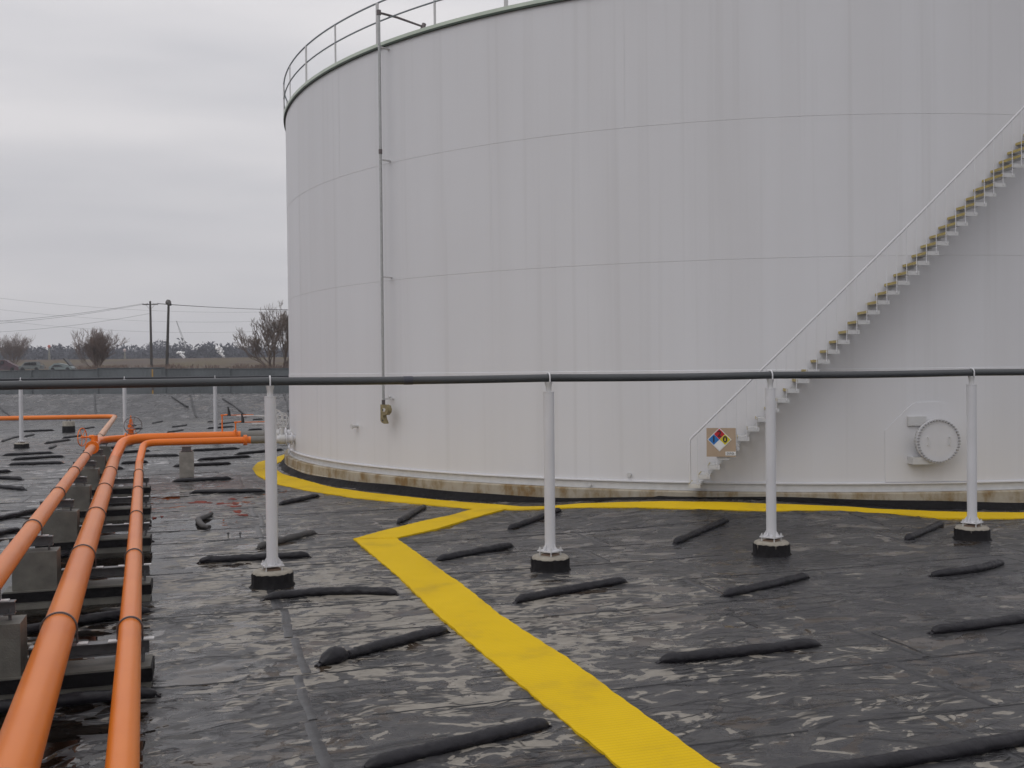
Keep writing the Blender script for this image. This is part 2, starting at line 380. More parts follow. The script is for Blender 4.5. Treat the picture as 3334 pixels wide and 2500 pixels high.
# welded laps between the sheets: narrow raised flaps, draped on the liner
seam_dark = mat("weld_lap", (0.012, 0.012, 0.014), 0.35, var=0.4, vs=3); seam_wide = mat("cover_strip", (0.040, 0.040, 0.043), 0.33, var=0.45, vs=4, bump=0.4, bs=8)
LAPS = {}
def lap(a0, b0, a1, b1, w, hgt, m, seed):
    Ln = math.hypot(a1 - a0, b1 - b0); n = max(4, int(Ln / 0.10)); t = np.linspace(0, 1, n + 1)
    A = a0 + (a1 - a0) * t; B = b0 + (b1 - b0) * t
    wob = 0.05 * fbm(t * Ln * 0.35 + seed * 9.1, t * 0 + seed, 3); ln = max(Ln, 1e-6); na, nb = -(b1 - b0) / ln, (a1 - a0) / ln
    ww = w * (1 + 0.35 * fbm(t * Ln * 1.3 + seed, t * 0 + 4.4 + seed, 2)); rows = []
    for sgn in (-1, -0.6, 0.6, 1):
        aa = A + na * (wob + ww * sgn / 2); bb = B + nb * (wob + ww * sgn / 2)
        X = aa * U.x + bb * V.x; Y = aa * U.y + bb * V.y
        z = sheet_h(X, Y) + (hgt if abs(sgn) < 1 else -0.006); rows.append(np.stack([X, Y, z], 1))
    d = np.hypot(rows[1][:, 0] - TC.x, rows[1][:, 1] - TC.y)
    if (d < TR + 0.7).any(): return
    vs = np.stack(rows, 1).reshape(-1, 3).tolist(); fs = [(i * 4 + k, i * 4 + k + 1, i * 4 + k + 5, i * 4 + k + 4) for i in range(n) for k in range(3)]
    LAPS.setdefault(m.name, (m, MB()))[1].add(vs, fs)
rs_ = random.Random(11)
for j in range(-3, 24):
    b_ = 10.96 + 1.55 * j; a_ = -22.0
    while a_ < 20:
        ln_ = rs_.uniform(2.5, 7.5)
        if rs_.random() < 0.72: lap(a_, b_ + rs_.uniform(-.02, .02), a_ + ln_, b_ + rs_.uniform(-.05, .05), rs_.uniform(0.018, 0.034), 0.007, seam_dark, rs_.uniform(0, 90))
        a_ += ln_ + rs_.uniform(0.1, 0.9)
for j in range(-3, 14):
    b_ = 10.96 + 1.55 * j
    for a_ in (-10.8, -4.95, 0.97, 6.86, 12.6):
        q = a_ + rs_.uniform(-0.10, 0.10) + (0 if a_ in (0.97,) else (j % 3 - 1) * 0.55)
        if rs_.random() < 0.85: lap(q, b_ + 0.03, q + rs_.uniform(-.06, .06), b_ + 1.52, rs_.uniform(0.10, 0.16), 0.006, seam_wide, rs_.uniform(0, 90))
        if rs_.random() < 0.4: lap(q + 0.09, b_ + 0.2, q + 0.10, b_ + rs_.uniform(0.9, 1.4), 0.02, 0.008, seam_dark, rs_.uniform(0, 90))

for m_, b_ in LAPS.values(): tag(b_.build("ground_seam", m_, ang=180), kind='structure')
def water_mat():
    m, n, l, b = newmat("standing_water"); n.remove(b); out = n['Material Output']
    tr = n.new("ShaderNodeBsdfTransparent"); tr.inputs[0].default_value = (0.50, 0.42, 0.34, 1)
    gl = n.new("ShaderNodeBsdfGlossy"); gl.inputs['Roughness'].default_value = 0.02
    fr = n.new("ShaderNodeFresnel"); fr.inputs[0].default_value = 1.33
    tc = n.new("ShaderNodeTexCoord"); nz = n.new("ShaderNodeTexNoise"); nz.inputs['Scale'].default_value = 6; l.new(tc.outputs['Object'], nz.inputs[0])
    bp = n.new("ShaderNodeBump"); bp.inputs['Strength'].default_value = 0.03; bp.inputs['Distance'].default_value = 0.01; l.new(nz.outputs[0], bp.inputs['Height'])
    l.new(bp.outputs[0], gl.inputs['Normal']); l.new(bp.outputs[0], fr.inputs['Normal'])
    mx = n.new("ShaderNodeMixShader"); l.new(fr.outputs[0], mx.inputs[0]); l.new(tr.outputs[0], mx.inputs[1]); l.new(gl.outputs[0], mx.inputs[2]); l.new(mx.outputs[0], out.inputs[0])
    return m
wb_ = MB(); wl_ = [Vector((-5.6, 14, 0.001)) + V * s_ + U * e_ for s_, e_ in ((-11, -9), (-11, 5), (40, 5), (40, -9))]
wb_.add(wl_, [(0, 1, 2, 3)])
tag(wb_.build("water", water_mat(), smooth=False), kind='structure')

# ------------------------------------------------------------------ land outside the basin
def terr_h(x, y):
    pts = [(-3000, 0.8), (-40, 0.8), (-14, -0.2), (72, -0.2), (81.5, 1.2), (86, 1.6), (100, 3.35), (125, 3.72), (175, 3.95), (255, 6.9), (262, 7.2), (300, 6.9), (430, 6.5), (3000, 6.0)]
    h = np.interp(y, [p[0] for p in pts], [p[1] for p in pts])
    side = np.clip((np.abs(x) - 92) / 30, 0, 1); h = np.where(y < 86, h * (1 - side) + 1.2 * side, h)
    return h + np.where(y > 100, 0.25 * fbm(x * 0.04, y * 0.04, 3), 0)
def terrain():
    xs = np.concatenate([np.linspace(-2500, -160, 30), np.linspace(-150, 110, 131), np.linspace(120, 2500, 30)])
    ys = np.concatenate([np.linspace(-1500, -60, 12), np.linspace(-40, 72, 20), np.linspace(74, 110, 37), np.linspace(112, 300, 95), np.linspace(310, 600, 20), np.linspace(700, 3500, 12)])
    X, Y = np.meshgrid(xs, ys); h = terr_h(X, Y); nx, ny = len(xs), len(ys)
    idx = np.arange(nx * ny).reshape(ny, nx)
    q = np.stack([idx[:-1, :-1], idx[:-1, 1:], idx[1:, 1:], idx[1:, :-1]], -1).reshape(-1, 4)
    me = bpy.data.meshes.new("terrain"); me.from_pydata(np.stack([X, Y, h], -1).reshape(-1, 3).tolist(), [], q.tolist())
    me.polygons.foreach_set('use_smooth', [True] * len(me.polygons))
    o = bpy.data.objects.new("terrain", me); COL.objects.link(o); tag(o, kind='structure')
    me.materials.append(mat("winter_grass", (0.075, 0.052, 0.016), 0.9, vs=0.09, col2=(0.06, 0.036, 0.022), detail=9, bump=1.0, bs=1.2, stretch=(1, 0.35, 1), lo=0.42, hi=0.6))
terrain()

# ------------------------------------------------------------------ the storage tank
def tank_mat():
    m, n, l, b = newmat("tank_paint")
    tc = n.new("ShaderNodeTexCoord"); geo = tc.outputs['Object']
    sep = n.new("ShaderNodeSeparateXYZ"); l.new(geo, sep.inputs[0])
    at2 = n.new("ShaderNodeMath"); at2.operation = 'ARCTAN2'; l.new(sep.outputs[0], at2.inputs[0]); l.new(sep.outputs[1], at2.inputs[1])
    s = n.new("ShaderNodeMath"); s.operation = 'MULTIPLY'; l.new(at2.outputs[0], s.inputs[0]); s.inputs[1].default_value = TR
    cmb = n.new("ShaderNodeCombineXYZ"); l.new(s.outputs[0], cmb.inputs[0]); l.new(sep.outputs[2], cmb.inputs[2])
    def streak(scale, zs, lo, hi, det=4):
        mp = n.new("ShaderNodeMapping"); mp.inputs['Scale'].default_value = (scale, 1, zs); l.new(cmb.outputs[0], mp.inputs[0])
        nz = n.new("ShaderNodeTexNoise"); nz.inputs['Scale'].default_value = 1; nz.inputs['Detail'].default_value = det; l.new(mp.outputs[0], nz.inputs[0])
        r = n.new("ShaderNodeMapRange"); l.new(nz.outputs[0], r.inputs[0]); r.inputs[1].default_value = lo; r.inputs[2].default_value = hi; return r.outputs[0]
    a = streak(0.8, 0.05, 0.40, 0.66); c = streak(4.5, 0.06, 0.54, 0.78); d = streak(0.35, 0.25, 0.35, 0.7, 2)
    base = (0.645, 0.648, 0.672)
    m1 = n.new("ShaderNodeMix"); m1.data_type = 'RGBA'; l.new(a, m1.inputs[0]); m1.inputs[6].default_value = (*base, 1); m1.inputs[7].default_value = (0.615, 0.615, 0.635, 1)
    sc = n.new("ShaderNodeMath"); sc.operation = 'MULTIPLY'; l.new(c, sc.inputs[0]); sc.inputs[1].default_value = 0.4
    m2 = n.new("ShaderNodeMix"); m2.data_type = 'RGBA'; l.new(sc.outputs[0], m2.inputs[0]); l.new(m1.outputs[2], m2.inputs[6]); m2.inputs[7].default_value = (0.49, 0.485, 0.49, 1)
    sd = n.new("ShaderNodeMath"); sd.operation = 'MULTIPLY'; l.new(d, sd.inputs[0]); sd.inputs[1].default_value = 0.3
    m3 = n.new("ShaderNodeMix"); m3.data_type = 'RGBA'; l.new(sd.outputs[0], m3.inputs[0]); l.new(m2.outputs[2], m3.inputs[6]); m3.inputs[7].default_value = (0.61, 0.605, 0.62, 1)
    l.new(m3.outputs[2], b.inputs['Base Color']); b.inputs['Roughness'].default_value = 0.5; b.inputs['Specular IOR Level'].default_value = 0.35
    n2 = n.new("ShaderNodeTexNoise"); n2.inputs['Scale'].default_value = 55; n2.inputs['Detail'].default_value = 4; l.new(geo, n2.inputs[0])
    n3 = n.new("ShaderNodeTexNoise"); n3.inputs['Scale'].default_value = 0.35; n3.inputs['Detail'].default_value = 2; l.new(geo, n3.inputs[0])
    ad = n.new("ShaderNodeMath"); ad.operation = 'MULTIPLY_ADD'; l.new(n3.outputs[0], ad.inputs[0]); ad.inputs[1].default_value = 12; l.new(n2.outputs[0], ad.inputs[2])
    bp = n.new("ShaderNodeBump"); bp.inputs['Strength'].default_value = 0.12; bp.inputs['Distance'].default_value = 0.01; l.new(ad.outputs[0], bp.inputs['Height']); l.new(bp.outputs[0], b.inputs['Normal'])
    return m
TM = tank_mat()
tank = empty("storage_tank", TC, "huge white cylindrical steel storage tank with a railing round its roof edge", "tank")
NT = 320
def tk(prof, name, m, n=NT, parent=None, ang=35):
    return MB().lathe(TC, prof, n).build(name, m, parent or tank, ang=ang)
# shell courses lap outwards a few millimetres so each seam is a real step
sh = [(TR + 0.012, Z_LEDGE), (TR + 0.012, Z_S1), (TR + 0.002, Z_S1 + 0.006), (TR + 0.002, Z_S2), (TR + 0.006, Z_S2 + 0.003), (TR + 0.006, Z_S3), (TR + 0.010, Z_S3 + 0.003), (TR + 0.010, Z_TOP)]
o = tk(sh, "shell", TM, ang=20); o.data.transform(Matrix.Translation(-TC)); o.location = TC; o.matrix_parent_inverse = world_of(tank).inverted()
def phi_of(px, py, r=TR):        # azimuth on a cylinder of radius r seen at a picture point
    d = ray(px, py); a = d.x ** 2 + d.y ** 2; b = -(d.x * TC.x + d.y * TC.y); c = TC.x ** 2 + TC.y ** 2 - r * r
    disc = b * b - a * c; t = (-b - math.sqrt(max(disc, 0))) / a
    return math.atan2(d.x * t - TC.x, -(d.y * t - TC.y)), EYE + d.z * t
def cylp(phi, r, z): return Vector((TC.x + r * math.sin(phi), TC.y - r * math.cos(phi), z))
def radial(phi): return Vector((math.sin(phi), -math.cos(phi), 0))
def tangent(phi): return Vector((math.cos(phi), math.sin(phi), 0))
# vertical weld seams
for (z0, z1, off, cnt) in ((Z_LEDGE, Z_S1, 0.1, 11), (Z_S1, Z_S2, 0.33, 11), (Z_S2, Z_S3, 0.0, 11), (Z_S3, Z_TOP, 0.21, 11)):
    for i in range(cnt):
        ph = off + i * 2 * math.pi / cnt
        MB().box(cylp(ph, TR + (0.012 if z1 < 4 else 0.002 if z1 < 6 else 0.006 if z1 < 9 else 0.010), (z0 + z1) / 2), (0.022, 0.006, z1 - z0 - 0.03), (tangent(ph), radial(ph), ZZ)).build("weld_seam", TM, tank)
tk([(TR + 0.012, Z_LEDGE + 0.012), (TR + 0.065, Z_LEDGE + 0.004), (TR + 0.068, Z_LEDGE - 0.02), (TR + 0.02, Z_LEDGE - 0.024)], "drip_ledge", white)
tk([(TR + 0.02, Z_LEDGE - 0.026), (TR + 0.02, Z_BAND0 + 0.02), (TR + 0.075, Z_BAND0 + 0.018), (TR + 0.075, Z_BAND0), (TR - 0.2, Z_BAND0)], "base_band", white2)
def ring_mat():
    m, n, l, b = newmat("stained_concrete")
    tc = n.new("ShaderNodeTexCoord"); sep = n.new("ShaderNodeSeparateXYZ"); l.new(tc.outputs['Object'], sep.inputs[0])
    at2 = n.new("ShaderNodeMath"); at2.operation = 'ARCTAN2'; l.new(sep.outputs[0], at2.inputs[0]); l.new(sep.outputs[1], at2.inputs[1])
    s = n.new("ShaderNodeMath"); s.operation = 'MULTIPLY'; l.new(at2.outputs[0], s.inputs[0]); s.inputs[1].default_value = TR
    cmb = n.new("ShaderNodeCombineXYZ"); l.new(s.outputs[0], cmb.inputs[0]); l.new(sep.outputs[2], cmb.inputs[2])
    mp = n.new("ShaderNodeMapping"); mp.inputs['Scale'].default_value = (1.6, 1, 0.9); l.new(cmb.outputs[0], mp.inputs[0])
    nz = n.new("ShaderNodeTexNoise"); nz.inputs['Scale'].default_value = 1.3; nz.inputs['Detail'].default_value = 5; nz.inputs['Roughness'].default_value = 0.65; l.new(mp.outputs[0], nz.inputs[0])
    r = n.new("ShaderNodeValToRGB"); l.new(nz.outputs[0], r.inputs[0]); e = r.color_ramp.elements
    e[0].position = 0.36; e[0].color = (0.20, 0.125, 0.05, 1); e[1].position = 0.7; e[1].color = (0.40, 0.365, 0.30, 1)
    x = e.new(0.44); x.color = (0.26, 0.21, 0.135, 1); x = e.new(0.52); x.color = (0.34, 0.30, 0.235, 1)
    l.new(r.outputs[0], b.inputs['Base Color']); b.inputs['Roughness'].default_value = 0.85
    n2 = n.new("ShaderNodeTexNoise"); n2.inputs['Scale'].default_value = 30; n2.inputs['Detail'].default_value = 6; l.new(tc.outputs['Object'], n2.inputs[0])
    bp = n.new("ShaderNodeBump"); bp.inputs['Strength'].default_value = 0.5; bp.inputs['Distance'].default_value = 0.01; l.new(n2.outputs[0], bp.inputs['Height']); l.new(bp.outputs[0], b.inputs['Normal'])
    return m
cfm = MB().lathe((0, 0, 0), [(TR + 0.02, Z_BAND0 - 0.004), (TR + 0.17, Z_BAND0 - 0.004), (TR + 0.19, Z_BAND0 - 0.03), (TR + 0.19, 0.19), (TR + 0.21, 0.17), (TR + 0.21, -0.1)], NT).build("concrete_ring_foundation", ring_mat(), None)
cfm.location = TC; tag(cfm, "rust stained concrete ring foundation under the white tank", "foundation")
# black liner skirt lapped up the foundation
vs = []; fs = []; nsk = 420
for i in range(nsk):
    ph = 2 * math.pi * i / nsk; w_ = 0.02 * math.sin(i * 0.9) + 0.015 * math.sin(i * 2.3 + 1)
    zt = 0.185 + 0.035 * math.sin(ph * 9 + 2) + 0.01 * math.sin(ph * 31)
    p = [cylp(ph, TR + 0.216, zt), cylp(ph, TR + 0.26 + w_, zt * 0.6), cylp(ph, TR + 0.30 + w_, 0.05 + w_), cylp(ph, TR + 0.38 + w_, 0.012)]
    for k, q in enumerate(p):
        q.z = q.z + float(mound(q.x, q.y)) * (0.55 if k < 2 else 1.0)
    p[3].z = float(mound(p[3].x, p[3].y)) + 0.014
    vs += p
for i in range(nsk):
    j = (i + 1) % nsk
    for k in range(3): fs.append((i * 4 + k, j * 4 + k, j * 4 + k + 1, i * 4 + k + 1))
tag(MB().add(vs, fs).build("rubber_skirt", rubber, ang=180), "black rubber sheet lapped up round the foot of the tank foundation", "skirt")

# roof and rim
tk([(TR, Z_TOP), (TR + 0.07, Z_TOP + 0.0), (TR + 0.075, Z_TOP + 0.05)], "rim_angle", shaded_green)
tk([(TR + 0.078, Z_TOP + 0.045), (TR + 0.08, Z_TOP + 0.13), (TR - 0.1, Z_TOP + 0.14)], "roof_curb", palegreen)
tk([(TR - 0.1, Z_TOP + 0.14), (0.01, Z_TOP + 1.1)], "roof", white2, n=96)
RR = TR + 0.05
def arc(z, p0, p1, r, n=200): return [cylp(p0 + (p1 - p0) * i / n, r, z) for i in range(n + 1)]
MB().tube(arc(Z_TOP + 1.20, 0, 2 * math.pi, RR, 260)[:-1], 0.024, 8, closed=True).build("top_rail", greyrail, tank)
MB().tube(arc(Z_TOP + 0.70, 0, 2 * math.pi, RR, 260)[:-1], 0.022, 8, closed=True).build("mid_rail", greyrail, tank)
phA, _ = phi_of(998, 190, RR); phB, _ = phi_of(1230, 90, RR)
dphi = (phB - phA) / 2
ph = phA - 4 * dphi; i = -4
while ph < phA + 26 * dphi:
    w = 0.10 if i % 2 == 0 else 0.055
    MB().box(cylp(ph, RR + 0.012 if w > 0.06 else RR, Z_TOP + 0.66), (w, 0.03, 1.10), (tangent(ph), radial(ph), ZZ)).build("railing_post", white2, tank)
    ph += dphi; i += 1

# gauge pipe down the shell
ph, _ = phi_of(1240, 600, TR + 0.33); RG = TR + 0.33
gz0 = EYE - (1318 - 1211) * 26.6 / F
gz1 = Z_TOP + 0.78
gpipe = MB().tube([cylp(ph, RG, gz0), cylp(ph, RG, gz1)], 0.036, 10).build("gauge_pipe", steel_galv, tank)
g2 = MB().tube([cylp(ph, RG, gz1), cylp(ph + 0.008, RG - 0.5, gz1 - 0.04), cylp(ph + 0.019, RG - 1.25, gz1 - 0.15), cylp(ph + 0.020, RG - 1.3, gz1 - 0.65)], 0.032, 8)
g2.cyl(cylp(ph, RG, gz1 - 0.06), cylp(ph, RG, gz1 + 0.06), 0.06, 10); g2.cyl(cylp(ph + 0.019, RG - 1.22, gz1 - 0.22), cylp(ph + 0.019, RG - 1.28, gz1 - 0.07), 0.06, 10)
g2.build("elbow_arm", strap_mat, gpipe)
for zz in (Z_TOP - 0.1, Z_S3 + 0.05, Z_S2 + 0.07, 2.45):
    MB().box(cylp(ph, (RG + TR) / 2, zz), (0.05, RG - TR + 0.08, 0.03), (tangent(ph), radial(ph), ZZ)).build("bracket", white2, gpipe)
for zz in (Z_S3 + 0.25, gz0 + 0.06):
    MB().cyl(cylp(ph, RG, zz - 0.06), cylp(ph, RG, zz + 0.06), 0.048, 10).build("coupling", strap_mat, gpipe)
# gauge head: a P-shaped housing
hb = MB(); T, Rr = tangent(ph), radial(ph)
prof = [(-.07, 0), (-.07, -.42), (-.02, -.47), (.08, -.50), (.13, -.49), (.06, -.38), (.03, -.28), (.16, -.27), (.24, -.20), (.26, -.12), (.22, -.03), (.14, 0.0)]
c0 = cylp(ph, RG, gz0)
vs = [c0 + T * x + ZZ * z + Rr * d for d in (0.05, -0.07) for x, z in prof]; n_ = len(prof)
hb.add(vs, [tuple(range(n_)), tuple(range(n_, 2 * n_))[::-1]] + [(k, (k + 1) % n_, n_ + (k + 1) % n_, n_ + k) for k in range(n_)])
head = hb.build("gauge_head", brass, gpipe, ang=50)
MB().cyl(c0 + T * 0.09 + ZZ * -.14 + Rr * 0.05, c0 + T * 0.09 + ZZ * -.14 + Rr * 0.062, 0.05, 16).build("dial", white2, head)
MB().cyl(c0 + T * 0.05 + ZZ * -.14 + Rr * 0.06, c0 + T * 0.05 + ZZ * -.14 + Rr * 0.075, 0.022, 12).build("cap", blackm, head)
MB().cyl(c0 + T * 0.03 + ZZ * -.41 + Rr * 0.05, c0 + T * 0.03 + ZZ * -.41 + Rr * 0.065, 0.022, 12).build("cap", blackm, head)
# little sample nozzles and studs
for (px, py, r, ln) in ((1166, 1387, 0.04, 0.2), (2050, 1545, 0.03, 0.06), (1925, 1578, 0.02, 0.1), (1272, 1293, 0.02, 0.06)):
    p_, z_ = phi_of(px, py)
    MB().cyl(cylp(p_, TR - 0.05, z_), cylp(p_, TR + ln, z_), r, 10).cyl(cylp(p_, TR + ln - 0.03, z_), cylp(p_, TR + ln + 0.01, z_), r * 1.7, 10).build("nozzle", white2, tank)

# staircase wound round the shell
RI, RO = TR + 0.04, TR + 0.85
p0, _ = phi_of(2268, 1575, RO); p22, _ = phi_of(2944, 912, RO); dp = (p22 - p0) / 22
p0, dp = -0.2645, 0.01200; z0s = 0.655; dz = 0.2025
NS = 40
st = MB()
pts_i = [cylp(p0 + dp * i, RI + 0.02, z0s + dz * i - 0.06) for i in range(NS)]
for i in range(NS - 1):
    a_, b_ = pts_i[i], pts_i[i + 1]
    st.add([a_ + ZZ * .06, a_ - ZZ * .06, b_ - ZZ * .06, b_ + ZZ * .06], [(0, 1, 2, 3)])
stair = st.build("staircase", white2, tank)
HR = 1.07
rail = [cylp(p0 - dp * 0.3 + dp * i, RO - 0.02, z0s + HR + dz * (i - 0.3)) for i in range(0, NS)]
rail = [cylp(p0 - dp * 0.45, RO - 0.02, z0s + 0.06), cylp(p0 - dp * 0.45, RO - 0.02, z0s + HR - dz * 0.55)] + rail
MB().tube(rail, 0.024, 8).build("handrail", white, stair)
for i in range(NS):
    a_ = p0 + dp * i; z = z0s + dz * i; T, Q = tangent(a_), radial(a_)
    tb = MB(); mid = cylp(a_, (RI + RO) / 2, z)
    tb.box(mid, (0.235, RO - RI, 0.03), (T, Q, ZZ))
    tb.box(cylp(a_, RO, z - 0.015), (0.245, 0.012, 0.085), (T, Q, ZZ)).box(cylp(a_, RI + 0.02, z - 0.02), (0.235, 0.012, 0.08), (T, Q, ZZ))
    tr_ = tb.build("tread", white2, stair)
    ns = MB().box(cylp(a_, (RI + RO) / 2, z + 0.0) - T * 0.122, (0.012, RO - RI - 0.03, 0.055), (T, Q, ZZ)).build("nosing", yellow_nose, stair)
    bp_ = a_ + dp * 0.30
    MB().tube([cylp(bp_, RO + 0.012, z - 0.02), cylp(bp_, RO + 0.012, z + HR + dz * 0.28)], 0.0085, 6).build("baluster", TM, stair)

# manway
pm, zm = phi_of(3055, 1436, TR + 0.33); T, Q = tangent(pm), radial(pm)
c0 = cylp(pm, TR, zm)
mw = MB().cyl(c0 - Q * 0.1, c0 + Q * 0.30, 0.40, 48).cyl(c0 + Q * 0.27, c0 + Q * 0.30, 0.475, 64)
man = mw.build("manway", white2, tank)
MB().cyl(c0 + Q * 0.305, c0 + Q * 0.335, 0.475, 64).build("cover_plate", white, man)
for s_ in (-1, 1):
    MB().tube([c0 + Q * 0.33 + T * 0.235 * s_ + ZZ * 0.085, c0 + Q * 0.39 + T * 0.235 * s_ + ZZ * 0.085, c0 + Q * 0.39 + T * 0.235 * s_ - ZZ * 0.085, c0 + Q * 0.33 + T * 0.235 * s_ - ZZ * 0.085], 0.011, 8).build("handle", white2, man)
for k in range(42):
    q = 2 * math.pi * k / 42; c1 = c0 + T * math.cos(q) * 0.445 + ZZ * math.sin(q) * 0.445
    MB().cyl(c1 + Q * 0.20, c1 + Q * 0.385, 0.019, 6).build("bolt", bolt_mat, man)
# hinge bracket plates, to the left of the neck
MB().box(c0 - T * 0.34 + ZZ * 0.42 + Q * 0.05, (0.40, 0.05, 0.20), (T, Q, ZZ)).build("hinge_bracket", white2, man)
MB().box(c0 - T * 0.32 - ZZ * 0.42 + Q * 0.16, (0.44, 0.28, 0.15), (T, Q, ZZ)).build("hinge_box", white2, man)
outl = [(-1.02, -0.95), (-1.02, 0.22), (-0.55, 0.68), (-0.38, 0.82), (0.18, 0.83), (0.32, 0.78), (0.85, 0.30), (0.98, -0.1), (0.98, -0.78)]
rp = MB(); vsp = []
outl_d = []
for (x0_, z0_), (x1_, z1_) in zip(outl, outl[1:] + outl[:1]):
    for k in range(6): outl_d.append((x0_ + (x1_ - x0_) * k / 6, z0_ + (z1_ - z0_) * k / 6))
nn = len(outl_d)
vi = [cylp(pm + x / TR, TR + 0.03, zm + z) for x, z in outl_d]; vo_ = [cylp(pm + x / TR, TR + 0.008, zm + z) for x, z in outl_d]
inner = []
rows = 12
xs_ = np.linspace(-1.02, 0.98, 25)
def zr(x):
    top = np.interp(x, [-1.02, -0.55, -0.38, 0.18, 0.32, 0.85, 0.98], [0.22, 0.68, 0.82, 0.83, 0.78, 0.30, -0.1]); bot = np.interp(x, [-1.02, 0.98], [-(zm - 0.66)] * 2); return top, bot
for x in xs_:
    t_, b_ = zr(x)
    inner += [cylp(pm + x / TR, TR + 0.03, zm + t_), cylp(pm + x / TR, TR + 0.03, zm + b_), cylp(pm + x / TR, TR - 0.01, zm + t_), cylp(pm + x / TR, TR - 0.01, zm + b_)]
fs = []
for k in range(24):
    a_ = k * 4; b_ = a_ + 4
    fs += [(a_, b_, b_ + 1, a_ + 1), (a_, a_ + 2, b_ + 2, b_), (a_ + 1, b_ + 1, b_ + 3, a_ + 3)]
fs += [(0, 1, 3, 2), (96, 98, 99, 97)]
rp.add(inner, fs); rp.build("reinforcing_plate", TM, man, ang=30)

# hazard sign on the stair rail
ps, zs = phi_of(2348, 1440, RO + 0.04); T, Q = tangent(ps), radial(ps)
c0 = cylp(ps, RO + 0.045, zs)
sign = empty("hazard_sign", c0, "square tan board bearing a four-coloured diamond, low on the tank stairs", "sign")
ctan = mat("tan_board", (0.42, 0.315, 0.22), 0.6, var=0.12, vs=4)
def plate(w, h, off, col, name, pts=None, th=0.006, par=None, z0=0, x0=0):
    b = MB(); pts = pts or [(-w / 2, -h / 2), (w / 2, -h / 2), (w / 2, h / 2), (-w / 2, h / 2)]; n_ = len(pts)
    vs = [c0 + T * (x + x0) + ZZ * (z + z0) + Q * d for d in (off, off + th) for x, z in pts]
    b.add(vs, [tuple(range(n_))[::-1], tuple(range(n_, 2 * n_))] + [(k, (k + 1) % n_, n_ + (k + 1) % n_, n_ + k) for k in range(n_)])
    return b.build(name, col, par or sign, smooth=False)
plate(0.61, 0.61, 0, ctan, "board")
dcx, dcz, dr = -0.035, 0.06, 0.235
dm = plate(0, 0, 0.008, mat("sign_white", (0.75, 0.75, 0.75), 0.4), "diamond", [(0, -dr - .018), (dr + .018, 0), (0, dr + .018), (-dr - .018, 0)], z0=dcz, x0=dcx)
hq = dr / 2 - 0.004
for nm, cx_, cz_, colr in (("red_square", 0, dr / 2, (0.50, 0.008, 0.02)), ("blue_square", -dr / 2, 0, (0.02, 0.17, 0.48)), ("yellow_square", dr / 2, 0, (0.62, 0.52, 0.02)), ("white_square", 0, -dr / 2, (0.72, 0.73, 0.72))):
    plate(0, 0, 0.016, mat(nm, colr, 0.4, var=0.05), nm, [(cx_, cz_ - hq), (cx_ + hq, cz_), (cx_, cz_ + hq), (cx_ - hq, cz_)], th=0.003, par=dm, z0=dcz, x0=dcx)
plate(0.215, 0.080, 0.008, mat("label_white", (0.75, 0.75, 0.73), 0.5), "label_strip", th=0.003, z0=-0.235, x0=0.195)
ink = mat("sign_ink", (0.015, 0.013, 0.02), 0.5)
BASE = Matrix((T.to_4d(), ZZ.to_4d(), Q.to_4d(), (0, 0, 0, 1))).transposed()
for k in range(3): BASE[3][k] = 0
def sgn(txt, x, z, sz, bold, off):
    mw = Matrix.Translation(c0 + T * x + ZZ * z + Q * off) @ BASE
    for r in range(3): mw[3][r] = 0
    mw[3][3] = 1
    return text_mesh(txt, sz, "lettering", ink, sign, mw, bold)
sgn("2", dcx, dcz + dr / 2, 0.18, 0.004, 0.0225)
sgn("1", dcx - dr / 2, dcz, 0.18, 0.006, 0.0225)
sgn("0", dcx + dr / 2, dcz, 0.18, 0.006, 0.0225)
sgn("D.F.O.", 0.195, -0.235, 0.060, 0.001, 0.0135)

